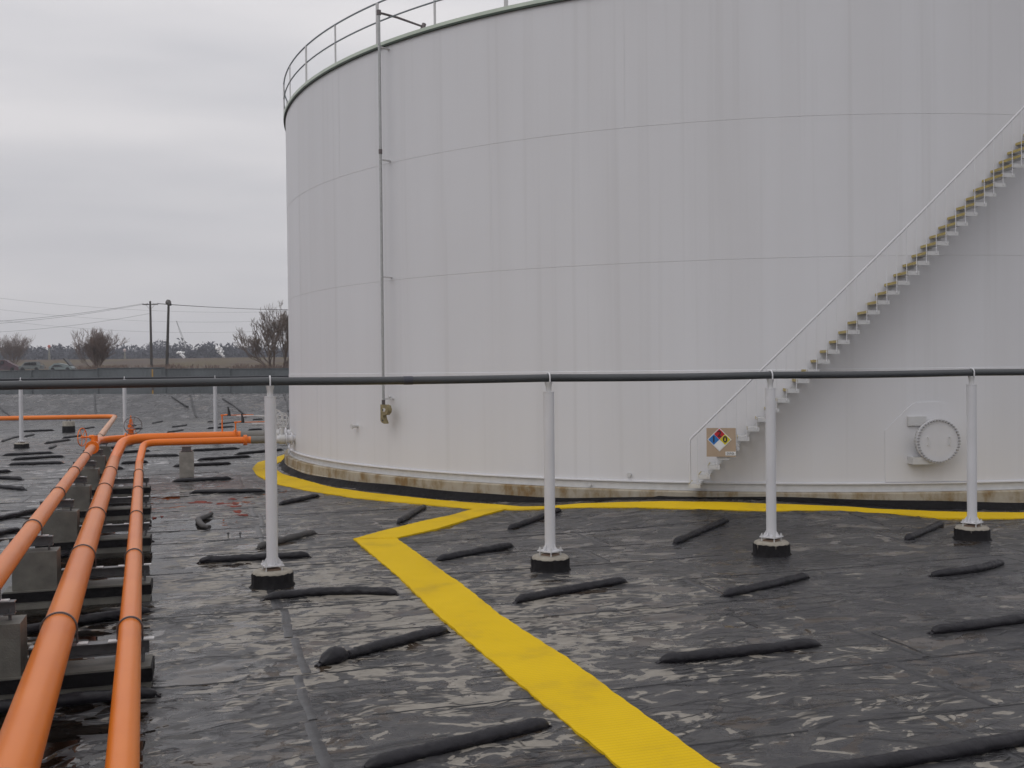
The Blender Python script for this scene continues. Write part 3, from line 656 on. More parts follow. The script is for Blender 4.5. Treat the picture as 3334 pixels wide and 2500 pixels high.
# ------------------------------------------------------------------ yellow walkway matting
def yel_mat():
    m, n, l, b = newmat("yellow_matting")
    tc = n.new("ShaderNodeTexCoord"); mp = n.new("ShaderNodeMapping"); mp.inputs['Rotation'].default_value = (0, 0, -UA); l.new(tc.outputs['Object'], mp.inputs[0])
    nz = n.new("ShaderNodeTexNoise"); nz.inputs['Scale'].default_value = 0.9; nz.inputs['Detail'].default_value = 7; nz.inputs['Roughness'].default_value = 0.6; l.new(mp.outputs[0], nz.inputs[0])
    r = n.new("ShaderNodeValToRGB"); l.new(nz.outputs[0], r.inputs[0]); e = r.color_ramp.elements
    e[0].position = 0.30; e[0].color = (0.50, 0.33, 0.02, 1); e[1].position = 0.46; e[1].color = (0.64, 0.425, 0.006, 1)
    x = e.new(0.75); x.color = (0.70, 0.47, 0.008, 1)
    wv = n.new("ShaderNodeTexWave"); wv.bands_direction = 'Y'; wv.inputs['Scale'].default_value = 5.5; wv.inputs['Distortion'].default_value = 0.6; wv.inputs['Detail'].default_value = 2; l.new(mp.outputs[0], wv.inputs[0])
    wx = n.new("ShaderNodeTexWave"); wx.bands_direction = 'X'; wx.inputs['Scale'].default_value = 9; l.new(mp.outputs[0], wx.inputs[0])
    pw = n.new("ShaderNodeMath"); pw.operation = 'POWER'; l.new(wv.outputs[1], pw.inputs[0]); pw.inputs[1].default_value = 10
    sc = n.new("ShaderNodeMath"); sc.operation = 'MULTIPLY'; l.new(pw.outputs[0], sc.inputs[0]); sc.inputs[1].default_value = 0.35
    mx = n.new("ShaderNodeMix"); mx.data_type = 'RGBA'; l.new(sc.outputs[0], mx.inputs[0]); l.new(r.outputs[0], mx.inputs[6]); mx.inputs[7].default_value = (0.42, 0.27, 0.01, 1)
    l.new(mx.outputs[2], b.inputs['Base Color']); b.inputs['Roughness'].default_value = 0.7; b.inputs['Specular IOR Level'].default_value = 0.12
    ad = n.new("ShaderNodeMath"); ad.operation = 'MULTIPLY_ADD'; l.new(wx.outputs[1], ad.inputs[0]); ad.inputs[1].default_value = 0.25; l.new(wv.outputs[1], ad.inputs[2])
    bp = n.new("ShaderNodeBump"); bp.inputs['Strength'].default_value = 0.25; bp.inputs['Distance'].default_value = 0.008; l.new(ad.outputs[0], bp.inputs['Height']); l.new(bp.outputs[0], b.inputs['Normal'])
    return m
YM = yel_mat()
def strip(left, right, name, label, n=80, up=0.034, clampr=None):
    def resample(pl):
        P = [gp(*p, up) for p in pl]
        d = [0]
        for a_, b_ in zip(P, P[1:]): d.append(d[-1] + (b_ - a_).length)
        out = []
        for i in range(n + 1):
            s_ = d[-1] * i / n; k = max(j for j in range(len(d)) if d[j] <= s_ + 1e-9); k = min(k, len(P) - 2)
            out.append(P[k].lerp(P[k + 1], (s_ - d[k]) / max(d[k + 1] - d[k], 1e-9)))
        return out
    A, B = resample(left), resample(right); vs = []; m_ = 5
    for i, (a_, b_) in enumerate(zip(A, B)):
        row = []
        for j in range(m_):
            p = a_.lerp(b_, j / (m_ - 1))
            if clampr:
                d = Vector((p.x - TC.x, p.y - TC.y)); 
                if d.length < clampr: d = d.normalized() * (clampr + 0.002 * j); p = Vector((TC.x + d.x, TC.y + d.y, 0))
            row.append(p)
        e = 0.006 * math.sin(i * 1.7) + 0.005 * math.sin(i * 0.73 + 2)
        dirv = (row[-1] - row[0]).normalized() if (row[-1] - row[0]).length > 1e-4 else Vector((1, 0, 0))
        row[0] = row[0] - dirv * e; row[-1] = row[-1] + dirv * e
        for j, p in enumerate(row):
            zz = float(mound(p.x, p.y)) + up + 0.010 * float(fbm(np.array([p.x * .8]), np.array([p.y * .8]), 2)[0])
            vs.append((p.x, p.y, zz))
    top = len(vs); fs = []
    for i in range(n):
        for j in range(m_ - 1): fs.append((i * m_ + j, i * m_ + j + 1, (i + 1) * m_ + j + 1, (i + 1) * m_ + j))
    low = [(x, y, z - 0.045) for x, y, z in vs]; vs2 = vs + low
    for i in range(n):
        for j in (0, m_ - 1): fs.append((i * m_ + j, (i + 1) * m_ + j, top + (i + 1) * m_ + j, top + i * m_ + j))
    for i in (0, n):
        for j in range(m_ - 1): fs.append((i * m_ + j, i * m_ + j + 1, top + i * m_ + j + 1, top + i * m_ + j))
    return tag(MB().add(vs2, fs).build(name, YM, ang=40), label, "walkway")
strip([(1151, 1753), (1186, 1783), (1298, 1877), (1424, 2000), (1755, 2278), (2000, 2479), (2400, 2800), (3300, 3560)],
      [(1290, 1750), (1442, 1859), (1504, 1900), (1627, 2000), (1845, 2139), (2000, 2253), (2200, 2398), (2359, 2510), (2800, 2830), (4000, 3700)],
      "walkway_mat", "long straight yellow walkway mat running from the foreground to the bend", up=0.036, n=160)
strip([(1151, 1753), (1262, 1722), (1370, 1697), (1470, 1676), (1558, 1652)], [(1290, 1750), (1420, 1722), (1520, 1690), (1590, 1671), (1650, 1655)],
      "walkway_mat", "short yellow walkway mat slanting from the bend up to the tank ring", up=0.044)
strip([(926, 1479), (839, 1505), (821, 1524), (836, 1546), (861, 1559), (900, 1575), (1010, 1598), (1100, 1611), (1153, 1620), (1370, 1640), (1533, 1655), (1700, 1659), (1826, 1652), (1953, 1650), (2206, 1650), (2492, 1654), (2713, 1659), (2918, 1672), (3071, 1687), (3334, 1687), (3600, 1690)],
      [(930, 1495), (903, 1508), (896, 1521), (905, 1533), (923, 1543), (961, 1554), (1045, 1577), (1100, 1589), (1225, 1606), (1479, 1631), (1623, 1642), (1700, 1649), (1826, 1647), (1881, 1639), (2083, 1633), (2278, 1634), (2492, 1640), (2764, 1649), (2866, 1656), (3148, 1666), (3334, 1667), (3600, 1668)],
      "walkway_mat", "curved yellow walkway mat following the foot of the white tank", n=260, clampr=TR + 0.31)

# ------------------------------------------------------------------ black pipe on white posts
def post(px, Y, label, group, rot=0.0, zt=2.97, far=False):
    x = (px - PW / 2) / F * Y; base = Vector((x, Y, float(mound(x, Y))))
    t = empty("pipe_post", base, label, "pipe support", group)
    c = base
    n = 20 if far else 40
    f = MB().lathe(c, [(0.01, 0.245), (0.255, 0.245), (0.285, 0.225), (0.295, 0.20), (0.295, -0.05)], n).build("concrete_footing", pier_mat, t)
    vs = []; fs = []; nw = n * 2
    for i in range(nw):
        q = 2 * math.pi * i / nw; w = 0.004 * math.sin(i * 1.31 + px) + 0.004 * math.sin(i * 0.47 + px * 2) + random.uniform(-.0025, .0025)
        for rr_, z_ in ((0.297, 0.205 + w), (0.303 + w, 0.19), (0.303 + w * 0.7, 0.05), (0.33 + w * 2, 0.01)):
            vs.append((c.x + rr_ * math.cos(q), c.y + rr_ * math.sin(q), c.z + z_))
    for i in range(nw):
        j = (i + 1) % nw
        for k in range(3): fs.append((i * 4 + k, j * 4 + k, j * 4 + k + 1, i * 4 + k + 1))
    MB().add(vs, fs).build("rubber_wrap", rubber, t, ang=180)
    A = (Vector((math.cos(rot), math.sin(rot), 0)), Vector((-math.sin(rot), math.cos(rot), 0)), ZZ)
    MB().box(c + ZZ * 0.255, (0.2, 0.2, 0.03), A).build("grout_pad", mat("grout", (0.22, 0.15, 0.11), 0.9) if "grout" not in bpy.data.materials else bpy.data.materials["grout"], t)
    MB().box(c + ZZ * 0.318, (0.29, 0.29, 0.018), A).build("base_plate", white, t)
    for sx_ in (-1, 1):
        for sy in (-1, 1):
            p = c + A[0] * 0.115 * sx_ + A[1] * 0.115 * sy
            MB().cyl(p + ZZ * 0.22, p + ZZ * 0.375, 0.011, 8).cyl(p + ZZ * 0.328, p + ZZ * 0.352, 0.021, 6).build("anchor_bolt", white2, t)
    for k in range(4):
        q = rot + k * math.pi / 2; d = Vector((math.cos(q), math.sin(q), 0)); e = Vector((-math.sin(q), math.cos(q), 0)) * 0.004
        p = [c + d * 0.08 + ZZ * 0.327, c + d * 0.145 + ZZ * 0.327, c + d * 0.145 + ZZ * 0.345, c + d * 0.086 + ZZ * 0.43, c + d * 0.08 + ZZ * 0.43]
        gs = MB().add([v + e for v in p] + [v - e for v in p], [(0, 1, 2, 3, 4), (9, 8, 7, 6, 5)] + [(i, (i + 1) % 5, 5 + (i + 1) % 5, 5 + i) for i in range(5)]); gs.build("gusset", white, t)
    MB().cyl(c + ZZ * 0.327, c + ZZ * 2.80, 0.084, n // 2 + 8).cyl(c + ZZ * 2.80, c + ZZ * 2.812, 0.088, n // 2 + 8).build("column", white, t)
    MB().lathe(c + ZZ * 2.812, [(0.045, 0), (0.045, 0.07), (0.05, 0.10), (0.062, zt - 0.0 - 2.812 - 0.012), (0.062, zt - 2.812 - 0.004), (0.0, zt - 2.812 - 0.004)], 20).build("neck", white2, t)
    return t, c
grp = "white posts carrying the near black pipe"
near = [(879, 15.3, R_(25), "white steel post left of the tank, on the nearest black wrapped footing"), (1786, 16.27, R_(47), "white steel post right of the yellow walkway bend, in front of the blank tank wall"),
        (2508, 17.4, R_(47), "white steel post between the hazard sign and the round manway"), (3163, 18.75, R_(44), "white steel post just right of the round manway")]
pp = []
for px, Y, r_, lb in near:
    t, c = post(px, Y, lb, grp, r_); pp.append(c)
dirp = (pp[-1] - pp[0]).normalized(); PZ = 3.03
pts = [pp[0] - dirp * 9] + pp + [pp[-1] + dirp * 9]
pl = []
for a_, b_ in zip(pts, pts[1:]):
    for k in range(10):
        q = a_.lerp(b_, k / 10); pl.append(Vector((q.x, q.y, PZ - 0.012 * math.sin(math.pi * k / 10))))
pl.append(Vector((pts[-1].x, pts[-1].y, PZ)))
bp0 = empty("overhead_pipe", (pp[0].x, pp[0].y, PZ), "thick dark grey pipe crossing the whole picture on white posts before the tank", "pipe")
MB().tube(pl, 0.061, 20).build("pipe", pipegrey, bp0)
q = atY(1308, 1240, 15.83); q = pp[0].lerp(pp[1], 0.48)
MB().cyl(Vector((q.x, q.y, PZ - 0.012)) - dirp * 0.07, Vector((q.x, q.y, PZ - 0.012)) + dirp * 0.07, 0.066, 20).build("coupling", mat("blue_black_sleeve", (0.035, 0.038, 0.055), 0.4), bp0)
for c in pp:
    ub = MB(); w = dirp.cross(ZZ).normalized()
    ub.tube([Vector((c.x, c.y, PZ - 0.07)) + w * 0.075] + [Vector((c.x, c.y, PZ)) + w * 0.075 * math.cos(a) + ZZ * 0.078 * math.sin(a) for a in np.linspace(0, math.pi, 12)] + [Vector((c.x, c.y, PZ - 0.07)) - w * 0.075], 0.012, 8)
    ub.build("u_bolt", white, bp0)
grp2 = "white posts carrying the far black pipe"
farp = [(67, 44.9, "leftmost far white post, on a dark footing near the picture edge"), (405, 46.1, "far white post rising behind the orange valve wheel"), (700, 47.2, "far white post rising behind the end of the orange tank lines")]
fp = []
for px, Y, lb in farp:
    t, c = post(px, Y, lb, grp2, R_(45), zt=2.97, far=True); fp.append(c)
d2 = (fp[-1] - fp[0]).normalized()
fpo = empty("overhead_pipe", (fp[0].x, fp[0].y, PZ), "thin far black pipe on posts, seen just above the near pipe at the left", "pipe")
MB().tube([Vector((p.x, p.y, 2.99)) for p in (fp[0] - d2 * 9, fp[0], fp[1], fp[2], fp[2] + d2 * 14)], 0.05, 12).build("pipe", mat("far_black_pipe", (0.018, 0.02, 0.028), 0.4), fpo)
for c in fp:
    w = d2.cross(ZZ).normalized()
    MB().tube([Vector((c.x, c.y, 2.94)) + w * 0.06] + [Vector((c.x, c.y, 2.99)) + w * 0.06 * math.cos(a) + ZZ * 0.07 * math.sin(a) for a in np.linspace(0, math.pi, 8)] + [Vector((c.x, c.y, 2.94)) - w * 0.06], 0.018, 6).build("u_bolt", white, fpo)

# ------------------------------------------------------------------ orange pipe run
PV = Vector((-0.334, 0.9425, 0)).normalized()
def onA(Y): return Vector((-7.48 - (Y - 16.7) * 0.3525, Y, 1.06))
def onB(Y): return Vector((-5.34 - (Y - 12.55) * 0.3565, Y, 0.63))
def onC(Y): return Vector((-4.72 - (Y - 12.8) * 0.3545, Y, 0.585))
RA, RB, RC = 0.11, 0.158, 0.108
def bend(p0, p1, p2, r, n=8):
    a_, b_ = (p0 - p1).normalized() * r, (p2 - p1).normalized() * r; out = []
    for i in range(n + 1):
        t = i / n; out.append((p1 + a_) * (1 - t) ** 2 + p1 * 2 * t * (1 - t) + (p1 + b_) * t * t)
    return out
def route(P, rs):
    out = [P[0]]
    for i in range(1, len(P) - 1): out += bend(P[i - 1], P[i], P[i + 1], rs[i - 1])
    return out + [P[-1]]
def flange(c, axis, r, th, n=28, bolts=8):
    axis = Vector(axis).normalized(); b = MB().cyl(c - axis * th, c - axis * 0.004, r, n).cyl(c + axis * 0.004, c + axis * th, r, n)
    u = axis.orthogonal().normalized(); w = axis.cross(u)
    for k in range(bolts):
        q = 2 * math.pi * k / bolts; p = c + (u * math.cos(q) + w * math.sin(q)) * r * 0.86
        b.cyl(p - axis * (th + 0.02), p + axis * (th + 0.02), 0.012, 6)
    return b
def wheel(b, c, axis, r, tube=0.014):
    axis = Vector(axis).normalized(); b.ring(c, axis, r, tube, 32, 8); u = axis.orthogonal().normalized(); w = axis.cross(u)
    for k in range(5):
        q = 2 * math.pi * k / 5; b.cyl(c, c + (u * math.cos(q) + w * math.sin(q)) * r, tube * 0.7, 6)
    b.cyl(c - axis * 0.03, c + axis * 0.03, 0.04, 10); return b
U2 = Vector((0.963, 0.27, 0)).normalized()
# line A
la = empty("orange_pipeline", onA(16.7), "leftmost orange pipe on tall blocks, running far back and turning left", "pipeline")
pA0, pA1 = onA(5.0), onA(52.0); pA2 = pA1 + Vector((-40, -7.2, -0.0))
MB().tube([pA0, onA(20), onA(29.7)], RA, 28).build("pipe", orange_faded, la)
MB().tube([onA(30.1), onA(40), onA(50.9)] + [], RA, 24).build("bleached_pipe_section", orange_pale, la)
MB().tube(bend(onA(50), pA1, pA2, 0.7) + [pA2], RA + 0.002, 20).build("far_pipe_section", orange_far, la)
flange(onA(29.9), PV, 0.19, 0.035).build("flange", orange, la)
# branch with gate valve
p1 = at(330, 1439, 1.06); p2 = at(352, 1428, 1.06); p3 = at(425, 1427, 1.04); p3b = p3 + U2 * 5.0
br_ = MB().tube(route([onA(30.2), onA(33.2) + U2 * 0.02, onA(33.9) + U2 * 0.75, p3 + U2 * 0.2, p3b - Vector((0, 0, 0.0))], [0.6, 0.4, 0.2]), RA + 0.004, 24).build("branch_pipe", orange, la)
vc = at(373, 1427, 1.05); vc = onA(33.9) + U2 * 1.0
vb = MB().cyl(vc - U2 * 0.12, vc + U2 * 0.12, 0.14, 24).cyl(vc - U2 * 0.19, vc - U2 * 0.14, 0.18, 24).cyl(vc + U2 * 0.14, vc + U2 * 0.19, 0.18, 24)
vb.cyl(vc, vc + ZZ * 0.26, 0.10, 16, 0.08).cyl(vc + ZZ * 0.26, vc + ZZ * 0.30, 0.14, 16).cyl(vc + ZZ * 0.30, vc + ZZ * 0.74, 0.02, 8)
vb.box(vc + ZZ * 0.40, (0.16, 0.09, 0.10)).cyl(vc + ZZ * 0.33 + U2 * 0.06, vc + ZZ * 0.62 + U2 * 0.03, 0.014, 6).cyl(vc + ZZ * 0.33 - U2 * 0.06, vc + ZZ * 0.62 - U2 * 0.03, 0.014, 6)
val = vb.build("gate_valve", orange, la)
wheel(MB(), vc + ZZ * 0.42 + U2 * 0.12 - Vector((0, 0.16, 0)), (0.25, -1, 0.1), 0.28, 0.012).build("handwheel", strap_mat, val)
v2 = onA(31.2) + ZZ * 0.13
val2 = MB().cyl(v2 - ZZ * 0.1, v2 + ZZ * 0.14, 0.10, 16).cyl(v2 - U2 * 0.34 + ZZ * 0.1, v2 + ZZ * 0.1, 0.025, 8).cyl(v2 - U2 * 0.14 + ZZ * 0.1, v2 + ZZ * 0.1, 0.06, 12).build("gate_valve", orange, la)
wheel(MB(), v2 - U2 * 0.34 + ZZ * 0.1, (1.0, -0.08, 0), 0.27, 0.015).build("handwheel", orange, val2)
# line B
lb_ = empty("orange_pipeline", onB(12.55), "thickest orange pipe, the middle one of the three in front", "pipeline")
bB = Vector((-11.85, 33.3, 1.10)); bE = Vector((-9.1, 34.02, 1.10))
dB = (bE - bB).normalized()
b1 = onB(30.4); b2 = onB(31.1)
MB().tube([onB(4.2), onB(12), onB(20), b1], RB, 32).build("pipe", orange_faded, lb_)
MB().tube([b1] + route([b1, b2, Vector((-12.42, 33.15, 1.10)), bE], [0.6, 0.75])[1:], RB - 0.001, 28).build("riser_elbow", orange, lb_)
# line C
lc = empty("orange_pipeline", onC(12.8), "slim orange pipe, the rightmost of the three in front", "pipeline")
cB = Vector((-11.3, 31.9, 1.05)); cE = Vector((-8.43, 32.68, 1.05)); dC = (cE - cB).normalized()
c1 = onC(29.6)
MB().tube([onC(4.2), onC(12), onC(20), c1], RC, 28).build("pipe", orange_faded, lc)
MB().tube([c1] + route([c1, onC(30.2), Vector((-11.33, 31.85, 1.05)), cE], [0.5, 0.42])[1:], RC - 0.001, 24).build("riser_elbow", orange, lc)
flange(cE, dC, 0.165, 0.045, bolts=8).build("flange", orange, lc); flange(bE, dB, 0.21, 0.045, bolts=8).build("flange", orange, lb_)
MB().cyl(cE + dC * 0.05, cE + dC * 0.17, RC + 0.004, 24).build("flange_neck", orange, lc); MB().cyl(bE + dB * 0.05, bE + dB * 0.17, RB, 24).build("flange_neck", orange, lb_)
# flexible grey sections, valves and nozzles at the tank (welded to the tank)
for (e, d, r, nm) in ((cE, dC, RC + 0.008, 1), (bE, dB, RB + 0.004, 0)):
    s0 = e + d * 0.17; gl_ = 0.62 if nm else 0.8
    fx = MB().cyl(s0, s0 + d * gl_, r, 24)
    ow_ = (lc if nm else lb_)
    fx.build("flexible_coupling", flexgrey, ow_)
    q0 = s0 + d * gl_; ext = 1.5
    nzb = MB().cyl(q0 + d * 0.02, q0 + d * ext, r + 0.005, 20)
    for s_ in (0.03, 0.45, 0.62, 0.98): nzb.cyl(q0 + d * s_, q0 + d * (s_ + 0.045), r + 0.075, 20)
    np_ = nzb.build("inlet_nozzle", white, tank)
    vb = MB().cyl(q0 + d * 0.26, q0 + d * 0.44, r + 0.04, 16).cyl(q0 + d * 0.35, q0 + d * 0.35 + ZZ * 0.34, 0.07, 12).cyl(q0 + d * 0.35 + ZZ * 0.34, q0 + d * 0.35 + ZZ * 0.8, 0.016, 8)
    vv = vb.build("inlet_valve", white2, np_)
    wheel(MB(), q0 + d * 0.35 + ZZ * 0.62, (0.5, -0.85, 0.2), 0.22, 0.012).build("handwheel", white2, np_)
# small relief lines above the flanges
for (xx, yy, Y, par) in ((723, 1352, 34.0, lb_), (767, 1375, 33.0, lc)):
    t_ = atY(xx, yy, Y); bt = Vector((t_.x, t_.y, 1.18)); 
    r1_ = MB().tube([bt, t_, t_ + dC * 0.18 + ZZ * 0.02], 0.028, 10).cyl(t_ - ZZ * 0.03, t_ + ZZ * 0.03, 0.045, 10).cyl(t_ + dC * 0.2, t_ + dC * 1.0, 0.012, 6).build("relief_line", orange, par)
    MB().tube([t_ + dC * 0.22 - ZZ * 0.02, t_ + dC * 0.22 + ZZ * 0.1, t_ + dC * 0.19 + ZZ * 0.28], [0.06, 0.045, 0.02], 10).build("relief_cap", blackm, r1_)
# white service platform rail beside the shell
pf = MB()
for (xa, ya, xb, yb, Y) in ((770, 1354, 934, 1352, 35.2), (862, 1369, 934, 1367, 35.2), (820, 1379, 930, 1378, 34.8), (890, 1391, 934, 1390, 35)):
    pf.cyl(atY(xa, ya, Y), atY(xb, yb, Y), 0.022, 6)
for xx in (886, 905, 922, 933): pf.cyl(atY(xx, 1351, 35.2), atY(xx, 1405, 35.2), 0.022, 6)
pf.tube([atY(892, 1330, 35.2), atY(904, 1336, 35.2), atY(914, 1346, 35.2), atY(920, 1360, 35.2)], 0.022, 6)
pf.build("service_rail", white2, tank)

# supports
def support(k, label):
    c = Vector((-5.97, 14.35, 0)) + Vector((-1.436, 4.1, 0)) * (k - 2)
    t = empty("pipe_support", c, label, "pipe support", "concrete sleepers under the orange pipes", rz=UA)
    A = (U, V, ZZ)
    if k <= 5:
        MB().box(c - U * 0.05 + ZZ * 0.105, (1.86, 0.46, 0.29), A).build("sleeper", concrete_wet, t, smooth=False)
        MB().box(c - U * 0.05 + ZZ * 0.165, (1.895, 0.495, 0.13), A).build("rubber_wrap", rubber, t, smooth=False)
        b = MB()
        bz = 0.385; x0, x1 = -0.26, 0.86; m_ = (x0 + x1) / 2; Ln = x1 - x0
        b.box(c + U * m_ + ZZ * 0.464, (Ln, 0.13, 0.010), A).box(c + U * m_ + ZZ * 0.350, (Ln, 0.13, 0.010), A).box(c + U * m_ + ZZ * 0.407, (Ln, 0.010, 0.102), A)
        b.build("i_beam", steel_dark, t, smooth=False)
        for x in (-0.2, 0.80):
            for y in (-0.045, 0.045): MB().cyl(c + U * x + V * y + ZZ * 0.23, c + U * x + V * y + ZZ * 0.40, 0.016, 8).build("anchor_bolt", steel_dark, t)
        for (ln, r, z) in ((onB, RB, .63), (onC, RC, .585)):
            for s_ in (-1, 1):
                q = c + U * ((ln(c.y) - c).dot(U)) + U * (r + 0.06) * s_; MB().box(Vector((q.x, q.y, 0.475)), (0.10, 0.10, 0.012), A).build("saddle_shim", white2, t)
    else:
        MB().box(c - U * 0.72 + ZZ * 0.10, (0.75, 0.5, 0.28), A).build("rubber_wrap", rubber, t)
    xa = (onA(c.y) - c).dot(U)
    MB().box(c + U * (xa + 0.06) + ZZ * 0.505, (0.56, 0.40, 0.51), A).build("concrete_block", concrete_wet, t, smooth=False)
    b = MB(); x0, x1 = xa - 0.28, xa + 0.27; m_ = (x0 + x1) / 2; Ln = x1 - x0
    b.box(c + U * m_ + ZZ * 0.942, (Ln, 0.12, 0.010), A).box(c + U * m_ + ZZ * 0.825, (Ln, 0.12, 0.010), A).box(c + U * m_ + ZZ * 0.883, (Ln, 0.010, 0.106), A)
    b.build("short_beam", steel_dark, t, smooth=False)
    for x in (-0.23, 0.22): MB().cyl(c + U * (xa + x) + ZZ * 0.74, c + U * (xa + x) + ZZ * 0.87, 0.016, 8).build("anchor_bolt", steel_dark, t)
    for s_ in (-1, 1): MB().box(c + U * (xa + s_ * 0.17) + ZZ * 0.955, (0.09, 0.09, 0.012), A).build("saddle_shim", white2, t)
    # straps on the pipes
    def strap(ln, r, zb, par):
        cc = ln(c.y + (xa * 0)); x = (cc - c).dot(U); cc = c + U * x; cc.z = ln(c.y).z; q = ln(cc.y); cc = q
        pts = [Vector((cc.x, cc.y, zb)) + U * (r + 0.012)] + [cc + U * (r + 0.012) * math.cos(a) + ZZ * (r + 0.012) * math.sin(a) for a in np.linspace(0, math.pi, 20)] + [Vector((cc.x, cc.y, zb)) - U * (r + 0.012)]
        MB().tube(pts, 0.010, 8).build("u_bolt", strap_mat, par)
    strap(onA, RA, 0.93, la)
    if k <= 5: strap(onB, RB, 0.45, lb_); strap(onC, RC, 0.45, lc)
names = ["pipe support in the bottom left corner, nearest to the camera", "nearest pipe support with its whole beam in view, front left", "second pipe support counted away from the camera", "third pipe support counted away from the camera", "fourth pipe support counted away from the camera", "fifth pipe support, the last one with a beam under the slim orange pipe"]
for k in range(0, 6): support(k, names[k])
support(6, "lone concrete block under the left orange pipe, nearer of the two without a long beam")
support(7, "lone concrete block under the left orange pipe, just before the orange flange")
# pier under the slim tank line
c = at(608, 1556, 0) + V * 0.25
t = empty("pipe_pier", c, "tall square concrete pier under the slim orange line near the tank", "pipe support", rz=UA)
MB().box(c + ZZ * 0.37, (0.42, 0.5, 0.82), (U, V, ZZ)).build("pier", concrete, t, smooth=False)
b = MB().box(c + ZZ * 0.80, (0.34, 0.36, 0.016), (U, V, ZZ)).box(c + ZZ * 0.87, (0.03, 0.3, 0.13), (U, V, ZZ)).box(c + ZZ * 0.935, (0.30, 0.3, 0.016), (U, V, ZZ)).box(c - V * 0.12 + ZZ * 0.87, (0.26, 0.02, 0.12), (U, V, ZZ))
for s_ in (-1, 1): b.cyl(c + U * 0.11 * s_ - V * 0.1 + ZZ * 0.78, c + U * 0.11 * s_ - V * 0.1 + ZZ * 0.9, 0.014, 8)
b.build("saddle_bracket", strap_mat, t)
# pedestal under the far left orange line
c = at(224, 1408, 0); yy = c.y
t = empty("pipe_pier", c, "round dark wrapped footing with two pegs under the far left orange pipe", "pipe support")
MB().lathe(c, [(0.01, 0.62), (0.30, 0.62), (0.32, 0.59), (0.32, 0)], 24).build("concrete_footing", pier_mat, t)
MB().lathe(c, [(0.325, 0.36), (0.335, 0.34), (0.34, 0.0)], 24).build("rubber_wrap", rubber, t)
for s_ in (-1, 1): MB().cyl(c + ZZ * 0.6 + U * 0.08 * s_, c + ZZ * 0.95 + U * 0.08 * s_, 0.03, 8).build("peg", steel_dark, t)
# two anchor studs
for px, lb in ((743, "left one of two small dark studs standing out of the liner"), (782, "right one of two small dark studs standing out of the liner")):
    c = at(px, 1747, 0)
    tag(MB().cyl(c - ZZ * .02, c + ZZ * 0.06, 0.012, 8).cyl(c + ZZ * 0.05, c + ZZ * 0.085, 0.026, 8).build("anchor_stud", steel_dark), lb, "stud")

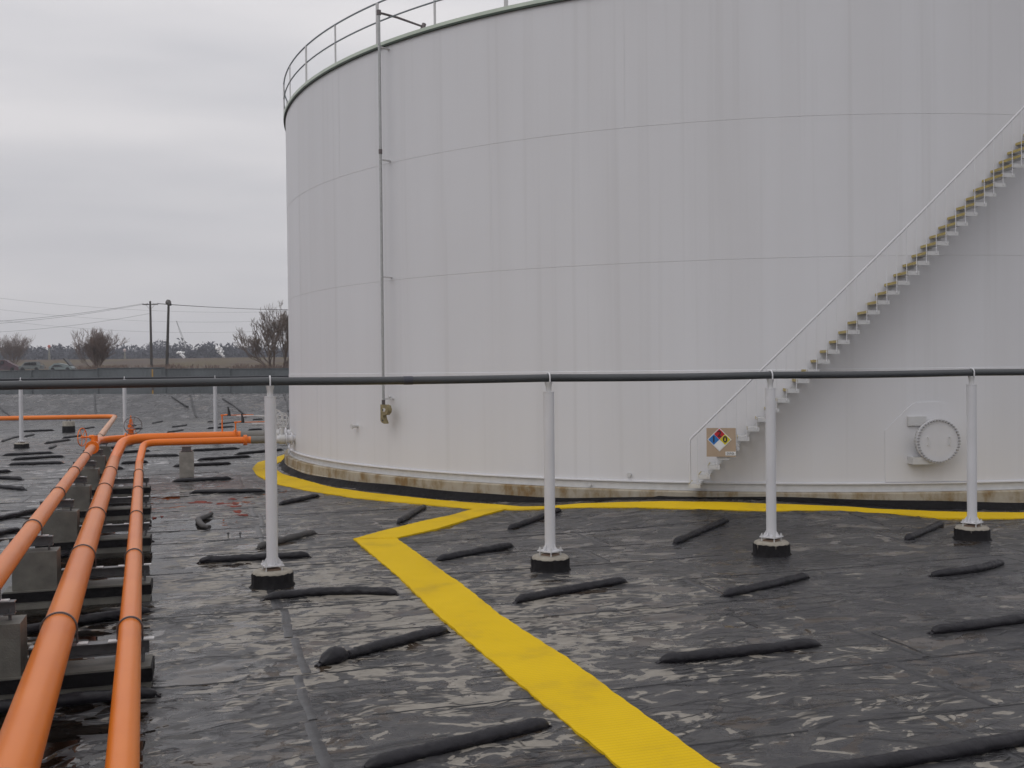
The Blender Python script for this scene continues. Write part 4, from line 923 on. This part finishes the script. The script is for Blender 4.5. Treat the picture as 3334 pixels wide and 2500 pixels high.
# ------------------------------------------------------------------ sand tubes (ballast) on the liner
tube_mat = mat("black_fabric", (0.014, 0.013, 0.017), 0.40, var=0.35, vs=5, bump=0.6, bs=11, spec=0.28)
tube_grey = mat("dusty_black_fabric", (0.07, 0.066, 0.064), 0.6, var=0.35, vs=5, bump=0.6, bs=14, spec=0.35)
tubes = [
 ((1681, 1953), (2035, 1888), "long black sand tube right of the walkway, in front of the second white post"),
 ((2152, 2147), (2665, 2092), "long straight black sand tube in the right foreground, level with no post"),
 ((3037, 2052), (3500, 1985), "thick black sand tube cut off by the right picture edge, middle height"),
 ((3035, 1869), (3262, 1829), "short bowed black sand tube in front of the fourth white post"),
 ((2357, 1934), (2627, 1873), "black sand tube in front of the third white post footing"),
 ((2197, 1764), (2365, 1688), "slanting black sand tube on the dark mound between the second and third posts"),
 ((2951, 1753), (3067, 1702), "short slanting black sand tube just left of the fourth post footing"),
 ((1658, 1718), (1823, 1658), "slanting black sand tube passing behind the second white post"),
 ((1425, 1820), (1666, 1773), "black sand tube just right of the walkway bend"),
 ((1298, 1698), (1383, 1649), "short kinked black sand tube in the angle between the two far yellow mats"),
 ((1043, 2155), (1453, 2048), "black sand tube with a thick knotted left end, left of the walkway"),
 ((862, 1945), (1290, 1928), "arched black sand tube starting at the nearest post footing"),
 ((650, 1824), (1006, 1806), "black sand tube passing behind the foot of the nearest post"),
 ((842, 1780), (1024, 1732), "brownish black sand tube behind the nearest post, above the straight one"),
 ((912, 1640), (1035, 1612), "short stout black sand tube below the left part of the curved mat"),
 ((625, 1601), (862, 1597), "thin black sand tube left of the nearest post, above the red spots"),
 ((565, 1565), (751, 1556), "black sand tube lying at the foot of the square concrete pier"),
 ((1190, 2492), (1780, 2352), "big black sand tube at the bottom edge left of the walkway"),
 ((2560, 2530), (3480, 2372), "big black sand tube running out of the bottom right corner"),
 ((20, 2062), (484, 1984), "black sand tube under the orange pipes, between the two nearest whole sleepers"),
 ((-60, 2308), (508, 2252), "black sand tube under the orange pipes at the bottom left corner"),
 ((190, 1808), (490, 1755), "black sand tube under the pipes between the second and third sleepers"),
 ((-60, 1752), (60, 1722), "stout black sand tube end at the left picture edge, beside the left orange pipe"),
 ((-40, 1695), (122, 1660), "long black sand tube at the left edge touching the left orange pipe"),
 ((-60, 1578), (79, 1591), "lowest of three tube ends stacked at the left edge"),
 ((-60, 1552), (71, 1558), "middle of three tube ends stacked at the left edge"),
 ((-60, 1540), (34, 1533), "top one of three tube ends stacked at the left edge"),
 ((31, 1511), (206, 1506), "lowest of three parallel black tubes left of the left orange pipe"),
 ((42, 1495), (206, 1485), "middle of three parallel black tubes left of the left orange pipe"),
 ((11, 1481), (170, 1473), "top one of three parallel black tubes left of the left orange pipe"),
 ((148, 1442), (226, 1431), "short tube right of the leftmost far post, pointing at the small valve wheel"),
 ((206, 1425), (266, 1418), "short tube between the round pegged footing and the small valve wheel"),
 ((76, 1404), (175, 1400), "straight tube just right of the leftmost far post, under the far orange pipe"),
 ((259, 1397), (306, 1390), "tiny tube behind the small orange valve wheel"),
 ((7, 1436), (47, 1422), "bent tube left of the leftmost far post footing"),
 ((82, 1420), (110, 1414), "tiny tube right of the leftmost far post shaft"),
 ((161, 1459), (181, 1450), "tiny crooked tube between the valve wheel and the leftmost far post"),
 ((560, 1390), (608, 1383), "small upper tube of a pair above the long orange tank lines"),
 ((545, 1407), (596, 1399), "small lower tube of a pair above the long orange tank lines"),
 ((676, 1373), (693, 1373), "tiny tube touching the left side of the third far post"),
 ((714, 1380), (768, 1374), "upper of two tubes right of the third far post"),
 ((676, 1394), (760, 1388), "lower of two tubes right of the third far post"),
 ((809, 1399), (852, 1397), "tube just above the grey pipe sections left of the nearest post"),
 ((824, 1366), (854, 1364), "tiny far tube under the thin white service rail"),
 ((465, 1484), (582, 1482), "tube ending at the left face of the square pier, upper one"),
 ((627, 1466), (777, 1459), "tube right of the square pier, just under the slim orange line"),
 ((771, 1477), (920, 1463), "tube passing behind the nearest post towards the tank foot"),
 ((645, 1496), (813, 1485), "tube right of the square pier with a flared left end"),
 ((565, 1517), (751, 1508), "tube passing behind the middle of the square pier"),
 ((355, 1458), (399, 1455), "short tube between the lone blocks and the thick orange riser, upper"),
 ((355, 1475), (488, 1467), "tube under the thick orange riser, just behind its bend"),
 ((396, 1507), (481, 1503), "tube seen between the thick and slim orange pipes at their bends"),
 ((339, 1525), (401, 1524), "short tube left of the thick orange pipe near its riser"),
 ((415, 1386), (442, 1384), "tiny tube right of the second far post, upper"),
 ((415, 1398), (462, 1394), "tube right of the second far post, lower"),
 ((496, 1378), (528, 1371), "small slanting tube at the foot of the far bank"),
]
TUBE_R = 0.073
def crumple(b, nv, pts, sides, seed, amt):
    P = np.array(b.v[:nv]); C_ = np.repeat(np.array([tuple(p) for p in pts]), sides, 0)
    k = np.repeat(np.arange(len(pts)), sides); a = np.tile(np.arange(sides), len(pts)) * 2 * np.pi / sides
    f = fbm(k * 0.33 + seed * 7.3 + np.cos(a) * 0.9, np.sin(a) * 1.3 + seed * 3.1 + 40 + k * 0.05, 3)
    g_ = np.clip(1 - np.abs(perlin(k * 0.16 + seed * 5.7 + np.sin(a) * .6, np.cos(a) * 0.8 + seed + 20)) * 7, 0, 1)
    P = C_ + (P - C_) * (1 + amt * f - 0.09 * g_)[:, None]
    b.v[:nv] = [tuple(x) for x in P]
def tube_path(p, q, sag, n=22):
    d = q - p; nrm = Vector((-d.y, d.x, 0)).normalized(); out = []
    for i in range(n + 1):
        t = i / n; out.append(p.lerp(q, t) + nrm * sag * math.sin(math.pi * t))
    return out
for i, (a_, b_, lb) in enumerate(tubes):
    up = 0.05; p, q = gp(*a_, up), gp(*b_, up); Ln = (q - p).length
    rnd = random.Random(i * 13 + 5)
    sag = rnd.uniform(-0.022, 0.022) * Ln
    if i in (11,): sag = 0.22
    if i in (3,): sag = -0.12
    nearby = p.y < 26; pts = tube_path(p, q, sag, 70 if nearby else 22); r = []
    if i in (34,): pts[-5:] = [x + Vector((0.0, 0.12 * k, 0)) for k, x in enumerate(pts[-5:])]
    n_ = len(pts)
    for k, x in enumerate(pts):
        t = k / (n_ - 1); e = min(t, 1 - t) * Ln
        f = 0.42 + 0.58 * min(1, e / 0.13) ** 0.5
        if i == 10 and t < 0.22: f = 0.5 + 1.1 * math.sin(math.pi * min(1, t / 0.2)) ; 
        if i == 10 and 0.2 < t < 0.27: f = 0.8
        r.append(TUBE_R * f * (1 + 0.04 * math.sin(t * 23 + i) + rnd.uniform(-0.012, 0.012)))
        x.z = float(mound(x.x, x.y)) + r[-1] * 0.62 + 0.008
    sides = 22 if nearby else 12
    b = MB().tube(pts, r, sides, flat=0.84)
    if nearby: crumple(b, len(pts) * sides, pts, sides, i, 0.15)
    # tied fish-tail ends
    for e_, s_ in ((0, -1), (-1, 1)):
        c = pts[e_]; d = (pts[e_] - pts[e_ + (1 if e_ == 0 else -1)]).normalized(); w = d.cross(ZZ).normalized(); rr_ = r[e_]
        L_ = rnd.uniform(0.05, 0.10); wd_ = rr_ * rnd.uniform(1.2, 2.0); tz = rnd.uniform(-0.01, 0.03)
        v = [c + w * rr_ * .8 + ZZ * .012, c - w * rr_ * .8 + ZZ * .012, c + d * L_ - w * wd_ + ZZ * tz, c + d * L_ * rnd.uniform(.5, .8) + ZZ * tz, c + d * L_ * 1.1 + w * wd_ * .7 + ZZ * tz]
        v += [x - ZZ * 0.024 for x in v]
        b.add(v, [(0, 1, 2, 3, 4), (9, 8, 7, 6, 5)] + [(m_, (m_ + 1) % 5, 5 + (m_ + 1) % 5, 5 + m_) for m_ in range(5)])
    tag(b.build("sand_tube", tube_grey if i in (13,) else tube_mat, ang=50), lb, "sand tube", "black sand tubes weighing down the liner")
# hook-shaped tube
pts = [gp(688, 1672, .05), gp(668, 1683, .05), gp(645, 1690, .05), gp(650, 1702, .05), gp(664, 1714, .05), gp(682, 1716, .05)]
sm_ = []
for i in range(len(pts) - 1):
    for k in range(5): sm_.append(pts[i].lerp(pts[i + 1], k / 5))
sm_.append(pts[-1])
sm_ = [sm_[0]] + [(sm_[i - 1] + sm_[i] * 2 + sm_[i + 1]) / 4 for i in range(1, len(sm_) - 1)] + [sm_[-1]]
tag(MB().tube(sm_, [0.05 + 0.018 * math.sin(math.pi * i / (len(sm_) - 1)) for i in range(len(sm_))], 12, flat=0.85).build("sand_tube", tube_grey, ang=60), "grey black sand tube folded into a hook below the red spots", "sand tube", "black sand tubes weighing down the liner")

# rust red spills, partly orange pipe reflections painted as flat patches
spill_reflection = mat("rust_red_reflection", (0.23, 0.022, 0.004), 0.6, spec=0.12, var=0.5, vs=8)
spots = [(652, 1637, 36, 5, "largest puddle of red rust and painted pipe reflection, left end of the patch"), (722, 1641, 24, 3, "thin puddle of red rust and painted pipe reflection beside the largest one"), (768, 1641, 16, 4, "small puddle of red rust and painted pipe reflection near the nearest post, upper"),
         (762, 1650, 30, 3, "dark red streak of rust and painted pipe reflection below the upper spots"), (775, 1667, 18, 6, "round puddle of red rust and painted pipe reflection below the streaks"), (790, 1678, 22, 3, "bright red sliver of rust and painted pipe reflection under the round one"), (757, 1626, 14, 3, "tiny dark red spot of rust and painted pipe reflection topping the patch"),
         (686, 1670, 6, 3, "tiny red dot at the tip of the hooked tube"), (502, 1687, 8, 3, "tiny red dot just right of the pipe supports"), (527, 1683, 6, 2, "tiny red dot second from the pipe supports")]
for i, (x, y, w, h, lb) in enumerate(spots):
    rnd = random.Random(i); pl_ = []
    for k in range(22):
        q = 2 * math.pi * k / 22; rr_ = 1 + 0.28 * math.sin(3 * q + i) + 0.2 * math.sin(5 * q + 2 * i) + rnd.uniform(-.12, .12)
        p = gp(x + w * 0.8 * rr_ * math.cos(q), y + h * 0.75 * rr_ * math.sin(q)); pl_.append((p.x, p.y))
    tag(MB().prism(pl_, -0.004, 0.017).build("rust_reflection_puddle", spill_reflection, smooth=False), lb, "puddle", "red spots of rust and painted pipe reflection on the liner")

# folds running down the far bank
fold = mat("bank_fold", (0.03, 0.03, 0.033), 0.5, var=0.3)
def bankp(px, py):      # point on the bank face
    d = ray(px, py); Y = 73.4
    for _ in range(25):
        x = d.x / d.y * Y; z = EYE + d.z / d.y * Y; crest = min(1.8, max(1.5, 1.77 - (x + 40) * 0.0075))
        Y = 73.4 + max(z, 0) / crest * 5.4
    return Vector((d.x / d.y * Y, Y, max(z, 0) + 0.04))
for i, (seg, lb) in enumerate(((((308, 1282), (309, 1320), (313, 1352), (330, 1375)), "black strap running down the far bank left of the second far post"), (((620, 1285), (630, 1325), (636, 1352), (645, 1367)), "black strap running down the far bank left of the third far post"),
        (((-10, 1318), (20, 1345), (55, 1378), (72, 1398)), "dark sloping strap down the far bank at the left picture edge"), (((725, 1298), (760, 1320), (792, 1345), (800, 1352)), "long slanting dark strap down the bank right of the third far post"),
        (((925, 1282), (934, 1310), (938, 1340)), "dark strap down the bank right against the tank edge"), (((560, 1292), (590, 1312), (612, 1325)), "short slanting dark strap on the bank between the far posts"))):
    P = [bankp(*s_) for s_ in seg]
    tag(MB().tube(P, 0.07, 8, flat=0.6).build("bank_strap", fold), lb, "strap")

# ------------------------------------------------------------------ beyond the basin: fence, poles, shrubs, wrecks
FY = 84.0
fmat = mat("weathered_sheet_metal", (0.135, 0.152, 0.162), 0.55, var=0.25, vs=0.6, metal=0.2)
fence = empty("metal_fence", (-30, FY, 1.7), "low grey sheet metal fence along the top of the far bank", "fence")
x = -95.0; rnd = random.Random(4)
while x < 70:
    w = rnd.uniform(4.6, 5.6); top = 3.55 + rnd.uniform(-0.05, 0.05)
    if -33.0 < x + w / 2 < -27.5: top = 3.68
    b = MB(); nr = int(w / 0.3)
    vs = []; fs = []
    for k in range(nr * 2 + 1):
        xx = x + w * k / (nr * 2); yy = FY + (0.015 if k % 2 else 0)
        vs += [(xx, yy, 1.4), (xx, yy, top)]
    for k in range(nr * 2): fs.append((2 * k, 2 * k + 2, 2 * k + 3, 2 * k + 1))
    b.add(vs, fs).box((x + w / 2, FY - 0.02, top + 0.015), (w, 0.08, 0.05)).box((x + 0.03, FY - 0.05, (1.4 + top) / 2), (0.07, 0.06, top - 1.4)).build("panel", fmat, fence, smooth=False)
    x += w + 0.02
c = atY(497, 1250, 82.5); c.z = 1.6
t = empty("marker_post", c, "slim yellow marker post standing in front of the grey fence", "post")
MB().cyl(c - ZZ * 0.3, c + ZZ * 1.95, 0.06, 10).build("post", mat("marker_yellow", (0.45, 0.27, 0.06), 0.6), t)
MB().cyl(c + ZZ * 0.3, c + ZZ * 0.7, 0.09, 10).build("collar", strap_mat, t)
wood = mat("pole_wood", (0.045, 0.038, 0.03), 0.9, var=0.3, vs=3)
wood2 = mat("far_pole_wood", (0.06, 0.05, 0.04), 0.9, var=0.3, vs=3)
# pole with crossarm
Y1 = 168.0; top = atY(489, 980, Y1); bot = atY(494, 1215, Y1); 
t = empty("utility_pole", bot, "wooden utility pole with a crossarm and two braces, the left one", "utility pole")
MB().tube([bot - ZZ * 2, top], [0.24, 0.16], 10).build("pole", wood2, t)
ca = top - ZZ * 0.55; Xv = Vector((1, 0, 0))
MB().box(ca, (2.5, 0.12, 0.14)).build("crossarm", wood2, t)
MB().cyl(ca - Xv * 0.75, ca - ZZ * 0.85, 0.035, 6).cyl(ca + Xv * 0.75, ca - ZZ * 0.85, 0.035, 6).build("brace", steel_galv, t)
ins = [ca + Xv * s_ + ZZ * 0.16 for s_ in (-1.15, -0.45, 0.45, 1.15)]
for p in ins: MB().cyl(p - ZZ * 0.1, p + ZZ * 0.08, 0.06, 8).build("insulator", steel_galv, t)
# pole with lamp head
Y2 = 150.0; top2 = atY(549, 990, Y2); bot2 = atY(541, 1215, Y2)
t = empty("utility_pole", bot2, "thicker leaning wooden pole with a round drum on its top, the right one", "utility pole")
MB().tube([bot2 - ZZ * 2, top2], [0.25, 0.17], 10).build("pole", wood, t)
hd = atY(548, 985, Y2)
MB().tube([hd + ZZ * 0.36 - Xv * 0.2, hd + ZZ * 0.22 - Xv * 0.1, hd, hd - ZZ * 0.3 + Xv * 0.2], [0.16, 0.36, 0.42, 0.28], 14).build("drum", mat("transformer_grey", (0.12, 0.11, 0.10), 0.7, var=0.3, vs=3), t)
MB().cyl(hd - ZZ * 0.1 + Xv * 0.3, hd - ZZ * 0.45 + Xv * 0.33, 0.13, 8).build("lamp", blackm, t)
def wire(a_, b_, sag, r, label, grp="power lines strung past the two poles"):
    pts = [a_.lerp(b_, i / 30) - ZZ * sag * 4 * (i / 30) * (1 - i / 30) for i in range(31)]
    tag(MB().tube(pts, r, 5).build("power_line", WM), label, "power line", grp)
WM = mat("cable", (0.045, 0.045, 0.05), 0.6)
wire(ins[3], atY(1700, 980, 168), 1.3, 0.040, "thickest cable running right from the crossarm pole to the tank")
wire(ins[2], atY(1700, 972, 170), 1.4, 0.022, "thin cable just beside the thick one, right of the poles")
wire(ins[0], atY(-700, 1062, 120), 1.2, 0.022, "upper cable sagging left from the crossarm")
wire(ins[1], atY(-700, 1072, 122), 1.3, 0.020, "lower cable sagging left from the crossarm")
wire(atY(-300, 930, 190), atY(1100, 1005, 230), 2.4, 0.016, "highest faint cable at the left sky", "faint distant cables")
wire(atY(-300, 965, 230), atY(1100, 1030, 260), 3.2, 0.018, "second faint cable under the highest one at the left sky", "faint distant cables")
wire(atY(-300, 1000, 230), atY(1100, 1060, 260), 3.4, 0.018, "faint cable crossing both poles at mid height", "faint distant cables")
wire(atY(-500, 1080, 160), atY(489, 1020, 168), 1.5, 0.018, "lowest faint cable coming in from the left to the crossarm pole", "faint distant cables")
# distant lattice boom
a_, b_ = atY(574, 1045, 300), atY(603, 1135, 300)
t = empty("crane_boom", b_, "very faint slanting crane boom in the sky right of the two poles", "crane boom")
bx = MB().cyl(a_, b_, 0.05, 5).cyl(a_ + Xv * .1, b_ + Xv * 0.7, 0.05, 5)
for k in range(12):
    p = a_.lerp(b_, k / 12); q = (a_ + Xv * .1).lerp(b_ + Xv * .7, (k + 1) / 12); bx.cyl(p, q, 0.035, 4)
bx.build("lattice", steel_galv, t)

def bare_shrub(name, loc, h, spread, stems, seed, label, m, depth=5, twig=0.016, stem_r=0.05, lean=0.0, cat="shrub"):
    rnd = random.Random(seed); tr = MB(); cr_ = MB()
    def grow(p, d, ln, r, dep, b):
        d = d.normalized(); pts = [p]; q = p; nseg = 3
        for k in range(nseg):
            d = (d + Vector((rnd.uniform(-.16, .16), rnd.uniform(-.16, .16), rnd.uniform(-.02, .12)))).normalized(); q = q + d * ln / nseg; pts.append(q)
        r2 = max(r * 0.62, twig)
        b.tube(pts, [r + (r2 - r) * k / nseg for k in range(nseg + 1)], 5 if r > 0.03 else 3, caps=False)
        if dep <= 0: return
        for k in range(rnd.choice((2, 3, 3, 4))):
            a = rnd.uniform(0, 2 * math.pi); sp_ = rnd.uniform(0.25, 0.75)
            u = d.orthogonal().normalized(); w = d.cross(u)
            nd = d + (u * math.cos(a) + w * math.sin(a)) * sp_ + ZZ * 0.22
            src = pts[rnd.choice((1, 2, 3, 3))]
            grow(src, nd, ln * rnd.uniform(0.58, 0.85), r2, dep - 1, cr_)
    for s_ in range(stems):
        a = rnd.uniform(0, 2 * math.pi); q = rnd.uniform(0.1, 1) * spread
        grow(Vector((rnd.uniform(-.3, .3) * spread, rnd.uniform(-.3, .3) * spread, -0.1)), Vector((math.cos(a) * q + lean, math.sin(a) * q, 1)), h * rnd.uniform(0.28, 0.36), stem_r * rnd.uniform(.7, 1.1), depth, tr)
    t = empty(name, loc, label, cat)
    for bb_, nm in ((tr, "trunk"), (cr_, "crown")):
        o = bb_.build(nm, m, None, smooth=False); o.parent = t
    return t
barkr = mat("reddish_twigs", (0.20, 0.145, 0.12), 0.9, var=0.3, vs=1)
barkb = mat("brown_bark", (0.17, 0.13, 0.105), 0.9, var=0.3, vs=1)
def gz(px, Y):
    x = (px - PW / 2) / F * Y; return Vector((x, Y, float(terr_h(np.array([x]), np.array([float(Y)]))[0])))
bare_shrub("bare_shrub", gz(315, 118), 4.9, 0.85, 20, 3, "dense bare brown shrub left of the two poles", barkr, 5, 0.009, 0.05)
bare_shrub("bare_shrub", gz(40, 190), 6.9, 0.95, 18, 8, "reddish bare shrub behind the maroon wreck at the left edge", barkr, 5, 0.009, 0.05)
bare_shrub("bare_tree", gz(883, 104), 6.4, 0.95, 4, 12, "bare spreading tree whose left branches reach out beside the tank edge", barkb, 6, 0.011, 0.12, lean=-0.4, cat="tree")
bare_shrub("bare_tree", gz(928, 108), 7.2, 0.55, 3, 21, "second bare tree half hidden by the tank edge", barkb, 6, 0.011, 0.12, cat="tree")
# low scrub along the fence
sc_ = MB(); rnd = random.Random(9)
for k in range(1500):
    x = rnd.uniform(-62, -14); Y = rnd.uniform(96, 118) ; 
    pxx = PW / 2 + x / Y * F
    if pxx < 255: continue
    dens = 1.0 if (pxx < 420 or pxx > 760 or 505 < pxx < 600) else 0.25
    if rnd.random() > dens: continue
    z = float(terr_h(np.array([x]), np.array([Y]))[0]); p = Vector((x, Y, z - 0.1))
    hh = rnd.uniform(0.25, 0.8)
    for j in range(6):
        d = Vector((rnd.uniform(-.6, .6), rnd.uniform(-.6, .6), 1)) * hh
        sc_.tube([p, p + d * 0.5, p + d + Vector((rnd.uniform(-.2, .2), 0, 0))], [0.03, 0.022, 0.012], 3, caps=False)
tag(sc_.build("scrub", barkr, smooth=False), "brown tangled scrub in front of the field beyond the fence", "scrub", kind="stuff")

# wrecked cars
tyre = mat("tyre", (0.012, 0.012, 0.012), 0.8); cabin = mat("dark_cabin", (0.006, 0.006, 0.008), 0.3)
def body_prism(prof, w, c, ax):
    b = MB(); n_ = len(prof); vs = []
    for s_, ins_ in ((-1, 0), (1, 0)):
        for (x, z, q) in prof: vs.append(c + ax[0] * x + ax[1] * s_ * (w / 2 - q) + ZZ * z)
    b.add(vs, [tuple(range(n_)), tuple(range(n_, 2 * n_))[::-1]] + [(k, (k + 1) % n_, n_ + (k + 1) % n_, n_ + k) for k in range(n_)]); return b
def wreck(px, Y, prof, wins, wheels, m, label, rot, w=1.7, extra=None):
    c = gz(px, Y); t = empty("wrecked_car", c, label, "wrecked car", rz=0)
    ax = (Vector((math.cos(rot), math.sin(rot), 0)), Vector((-math.sin(rot), math.cos(rot), 0)))
    body_prism(prof, w, c, ax).build("body", m, t, ang=30)
    for pr in wins:
        b = MB(); n_ = len(pr)
        vs = [c + ax[0] * x + ax[1] * (-w / 2 + 0.17 - d) + ZZ * z for d in (0.0, 0.2) for x, z in pr]
        b.add(vs, [tuple(range(n_)), tuple(range(n_, 2 * n_))[::-1]] + [(k, (k + 1) % n_, n_ + (k + 1) % n_, n_ + k) for k in range(n_)]); b.build("window", cabin, t, smooth=False)
    for (x, z) in wheels:
        p = c + ax[0] * x + ZZ * z
        MB().cyl(p - ax[1] * (w / 2 + 0.03), p - ax[1] * (w / 2 - 0.2), 0.31, 18).build("wheel", tyre, t)
    if extra: extra(c, ax, t)
    return t
maroon = mat("crushed_maroon_paint", (0.075, 0.018, 0.03), 0.5, var=0.5, vs=1.5, col2=(0.03, 0.012, 0.02)); silver = mat("dull_silver_paint", (0.13, 0.15, 0.15), 0.4, var=0.3, vs=1.5); pale = mat("pale_blue_paint", (0.15, 0.19, 0.19), 0.4, var=0.3, vs=2)
CY = 168
def ex_m(c, ax, t):
    MB().box(c - ax[0] * 1.3 - ax[1] * 0.9 + ZZ * 0.95, (0.5, 0.1, 0.45)).build("bare_panel", mat("bare_metal", (0.4, 0.38, 0.34), 0.5), t)
wreck(28, CY, [(-2.2, 0.2, 0), (-2.3, .9, 0), (-1.6, 1.35, .1), (-1.1, 1.75, .25), (-.3, 1.8, .25), (.4, 1.35, .15), (1.3, .9, .05), (2.2, .45, 0), (2.1, .15, 0)],
      [[(-1.9, 1.0), (-1.5, 1.32), (-1.3, 1.3), (-1.35, .95)], [(-.95, 1.15), (-.8, 1.62), (-.4, 1.6), (-.5, 1.1)]], [(-1.4, .3), (0.9, .3)], maroon, "crushed maroon car wreck at the far left edge behind the fence", 0.1, extra=ex_m)
def ex_s(c, ax, t):
    p = [c + ax[0] * 0.75 + ZZ * 1.38, c + ax[0] * 1.5 + ZZ * 1.33, c + ax[0] * 2.1 + ZZ * 1.0, c + ax[0] * 2.45 + ZZ * 0.45]
    MB().tube([x - ax[1] * 0.7 for x in p], 0.055, 6).build("bent_pillar", steel_dark, t)
wreck(108, CY, [(-1.9, .25, 0), (-1.95, .75, 0), (-1.5, .85, .05), (-1.05, 1.4, .22), (.85, 1.5, .22), (.95, .95, .1), (1.45, .9, .05), (1.5, .3, 0)],
      [[(-1.15, .93), (-.88, 1.3), (.0, 1.36), (.0, .93)], [(.1, .93), (.1, 1.36), (.8, 1.4), (.82, .93)]], [(-1.3, .28), (0.95, .28)], silver, "stripped silver station wagon wreck, the middle of the three", 0.0, extra=ex_s)
def ex_p(c, ax, t):
    q = [c + ax[0] * 0.9 + ZZ * 0.75, c + ax[0] * -0.15 + ZZ * 1.95]; dd = (q[1] - q[0]).normalized()
    MB().box((q[0] + q[1]) / 2 + ax[0] * 0.5, ((q[1] - q[0]).length, 1.3, 0.18), (dd, ax[1], dd.cross(ax[1]))).build("raised_bonnet", blackm, t)
wreck(206, CY, [(-1.9, .2, 0), (-1.95, .6, 0), (-1.6, .8, .1), (-1.15, 1.15, .2), (-.5, 1.22, .2), (.4, 1.05, .15), (1.1, .85, .1), (1.5, .7, .05), (1.9, .35, 0), (1.85, .2, 0)],
      [[(-1.45, .62), (-1.0, .92), (-.2, .9), (.3, .7)]], [(-1.3, .22), (1.1, .22)], pale, "pale wreck with its black bonnet raised, the rightmost of the three", 0.0, extra=ex_p)

# far woodland belt
rs = np.random.RandomState(5)
def woods(name, Y0, Y1, count, hmin, hmax, base, m, label, seed, w_leaf):
    r = np.random.RandomState(seed); V_ = []; F_ = []
    for k in range(count):
        x = r.uniform(-330, 260); Y = r.uniform(Y0, Y1); hh = r.uniform(hmin, hmax) * (0.86 + 0.28 * float(fbm(np.array([x * 0.03]), np.array([seed * 1.0]), 2)[0]) * 1.6)
        z0 = base; rad = hh * r.uniform(0.28, 0.45); nl = 150
        q = r.normal(size=(nl, 3)); q /= np.linalg.norm(q, axis=1)[:, None]; q *= (r.uniform(0.25, 1, nl) ** 0.45)[:, None]
        P = np.stack([x + q[:, 0] * rad, Y + q[:, 1] * rad, z0 + hh * 0.55 + q[:, 2] * hh * 0.48], 1)
        for p in P:
            a = r.normal(size=3); a /= np.linalg.norm(a); b = np.cross(a, r.normal(size=3)); b /= np.linalg.norm(b); s = w_leaf * r.uniform(.5, 1.3)
            o = len(V_); V_ += [tuple(p - a * s), tuple(p + a * s * .8 + b * s * .5), tuple(p + b * s - a * .2 * s)]; F_.append((o, o + 1, o + 2))
        o = len(V_); V_ += [(x - .25, Y, z0 - 1), (x + .25, Y, z0 - 1), (x, Y, z0 + hh * .7)]; F_.append((o, o + 1, o + 2))
    o = MB().add(V_, F_).build(name, m, smooth=False); return tag(o, label, "woodland", kind="stuff")
woods("woodland", 430, 480, 900, 7.5, 12.5, 5.8, mat("hazed_winter_wood", (0.075, 0.076, 0.092), 1.0, var=0.3, vs=0.05), "distant bare grey woodland belt along the horizon", 5, 0.95)  # paler bluish colour stands in for part of the distance haze

# steam
def plume(px, py, Y, hgt, wid, seed, label):
    c = atY(px, py, Y); rnd = random.Random(seed); t = None; b = MB()
    for k in range(60):
        u_ = rnd.random() ** 0.8; r = wid * (0.10 + 0.20 * u_) * rnd.uniform(.5, 1.2); p = c + Vector((-wid * 1.5 * u_ ** 1.5 + rnd.gauss(0, .45) * wid * (0.3 + u_), rnd.uniform(-.5, .5) * wid, hgt * u_))
        vs = []; n1, n2 = 8, 10
        for i in range(n1 + 1):
            th = math.pi * i / n1
            for j in range(n2):
                ph_ = 2 * math.pi * j / n2; rr_ = r * (1 + 0.18 * math.sin(3 * th + k) * math.sin(2 * ph_ + k)); vs.append(p + Vector((math.sin(th) * math.cos(ph_), math.sin(th) * math.sin(ph_), math.cos(th))) * rr_)
        fs = [(i * n2 + j, i * n2 + (j + 1) % n2, (i + 1) * n2 + (j + 1) % n2, (i + 1) * n2 + j) for i in range(n1) for j in range(n2)]
        b.add(vs, fs)
    m, n, l, bs_ = newmat("steam"); bs_.inputs['Base Color'].default_value = (0.9, 0.9, 0.9, 1); bs_.inputs['Roughness'].default_value = 1; bs_.inputs['Subsurface Weight'].default_value = 0.0; bs_.inputs['Specular IOR Level'].default_value = 0
    tag(b.build("steam_plume", m), label, "steam")
plume(728, 1168, 330, 3.8, 1.3, 1, "taller white steam plume in front of the far woods, nearest the tank")
plume(600, 1168, 330, 2.2, 1.1, 4, "low white steam plume in front of the far woods, right of the poles")
# far masts
for px, py, col_, lb in ((160, 1128, (0.5, 0.12, 0.07), "distant slim mast with a red top before the woods"), (406, 1140, (0.6, 0.5, 0.5), "distant slim mast with a pale top before the woods")):
    a_ = atY(px, py, 340); b_ = Vector((a_.x, a_.y, 6.4))
    t = empty("distant_mast", b_, lb, "mast")
    MB().tube([b_, a_], [0.5, 0.18], 5).build("tower", mat("far_lattice", (0.22, 0.21, 0.17), 0.8), t)
    MB().tube([a_ - ZZ * .5, a_, a_ + ZZ * .5], [.3, .55, .3], 8).build("top", mat("mast_top", col_, 0.6), t)

# ------------------------------------------------------------------ the air
hz = MB().box((0, 200, 30), (1400, 640, 68))
mh, n, l, b = newmat("haze"); n.remove(b); v = n.new("ShaderNodeVolumePrincipled"); v.inputs['Color'].default_value = (0.86, 0.89, 0.97, 1); v.inputs['Density'].default_value = 0.0006; v.inputs['Anisotropy'].default_value = 0.3
l.new(v.outputs[0], n['Material Output'].inputs['Volume'])
HAZE = True
if HAZE: tag(hz.build("haze", mh, smooth=False), "thin grey winter haze filling the air", "haze", kind="stuff")
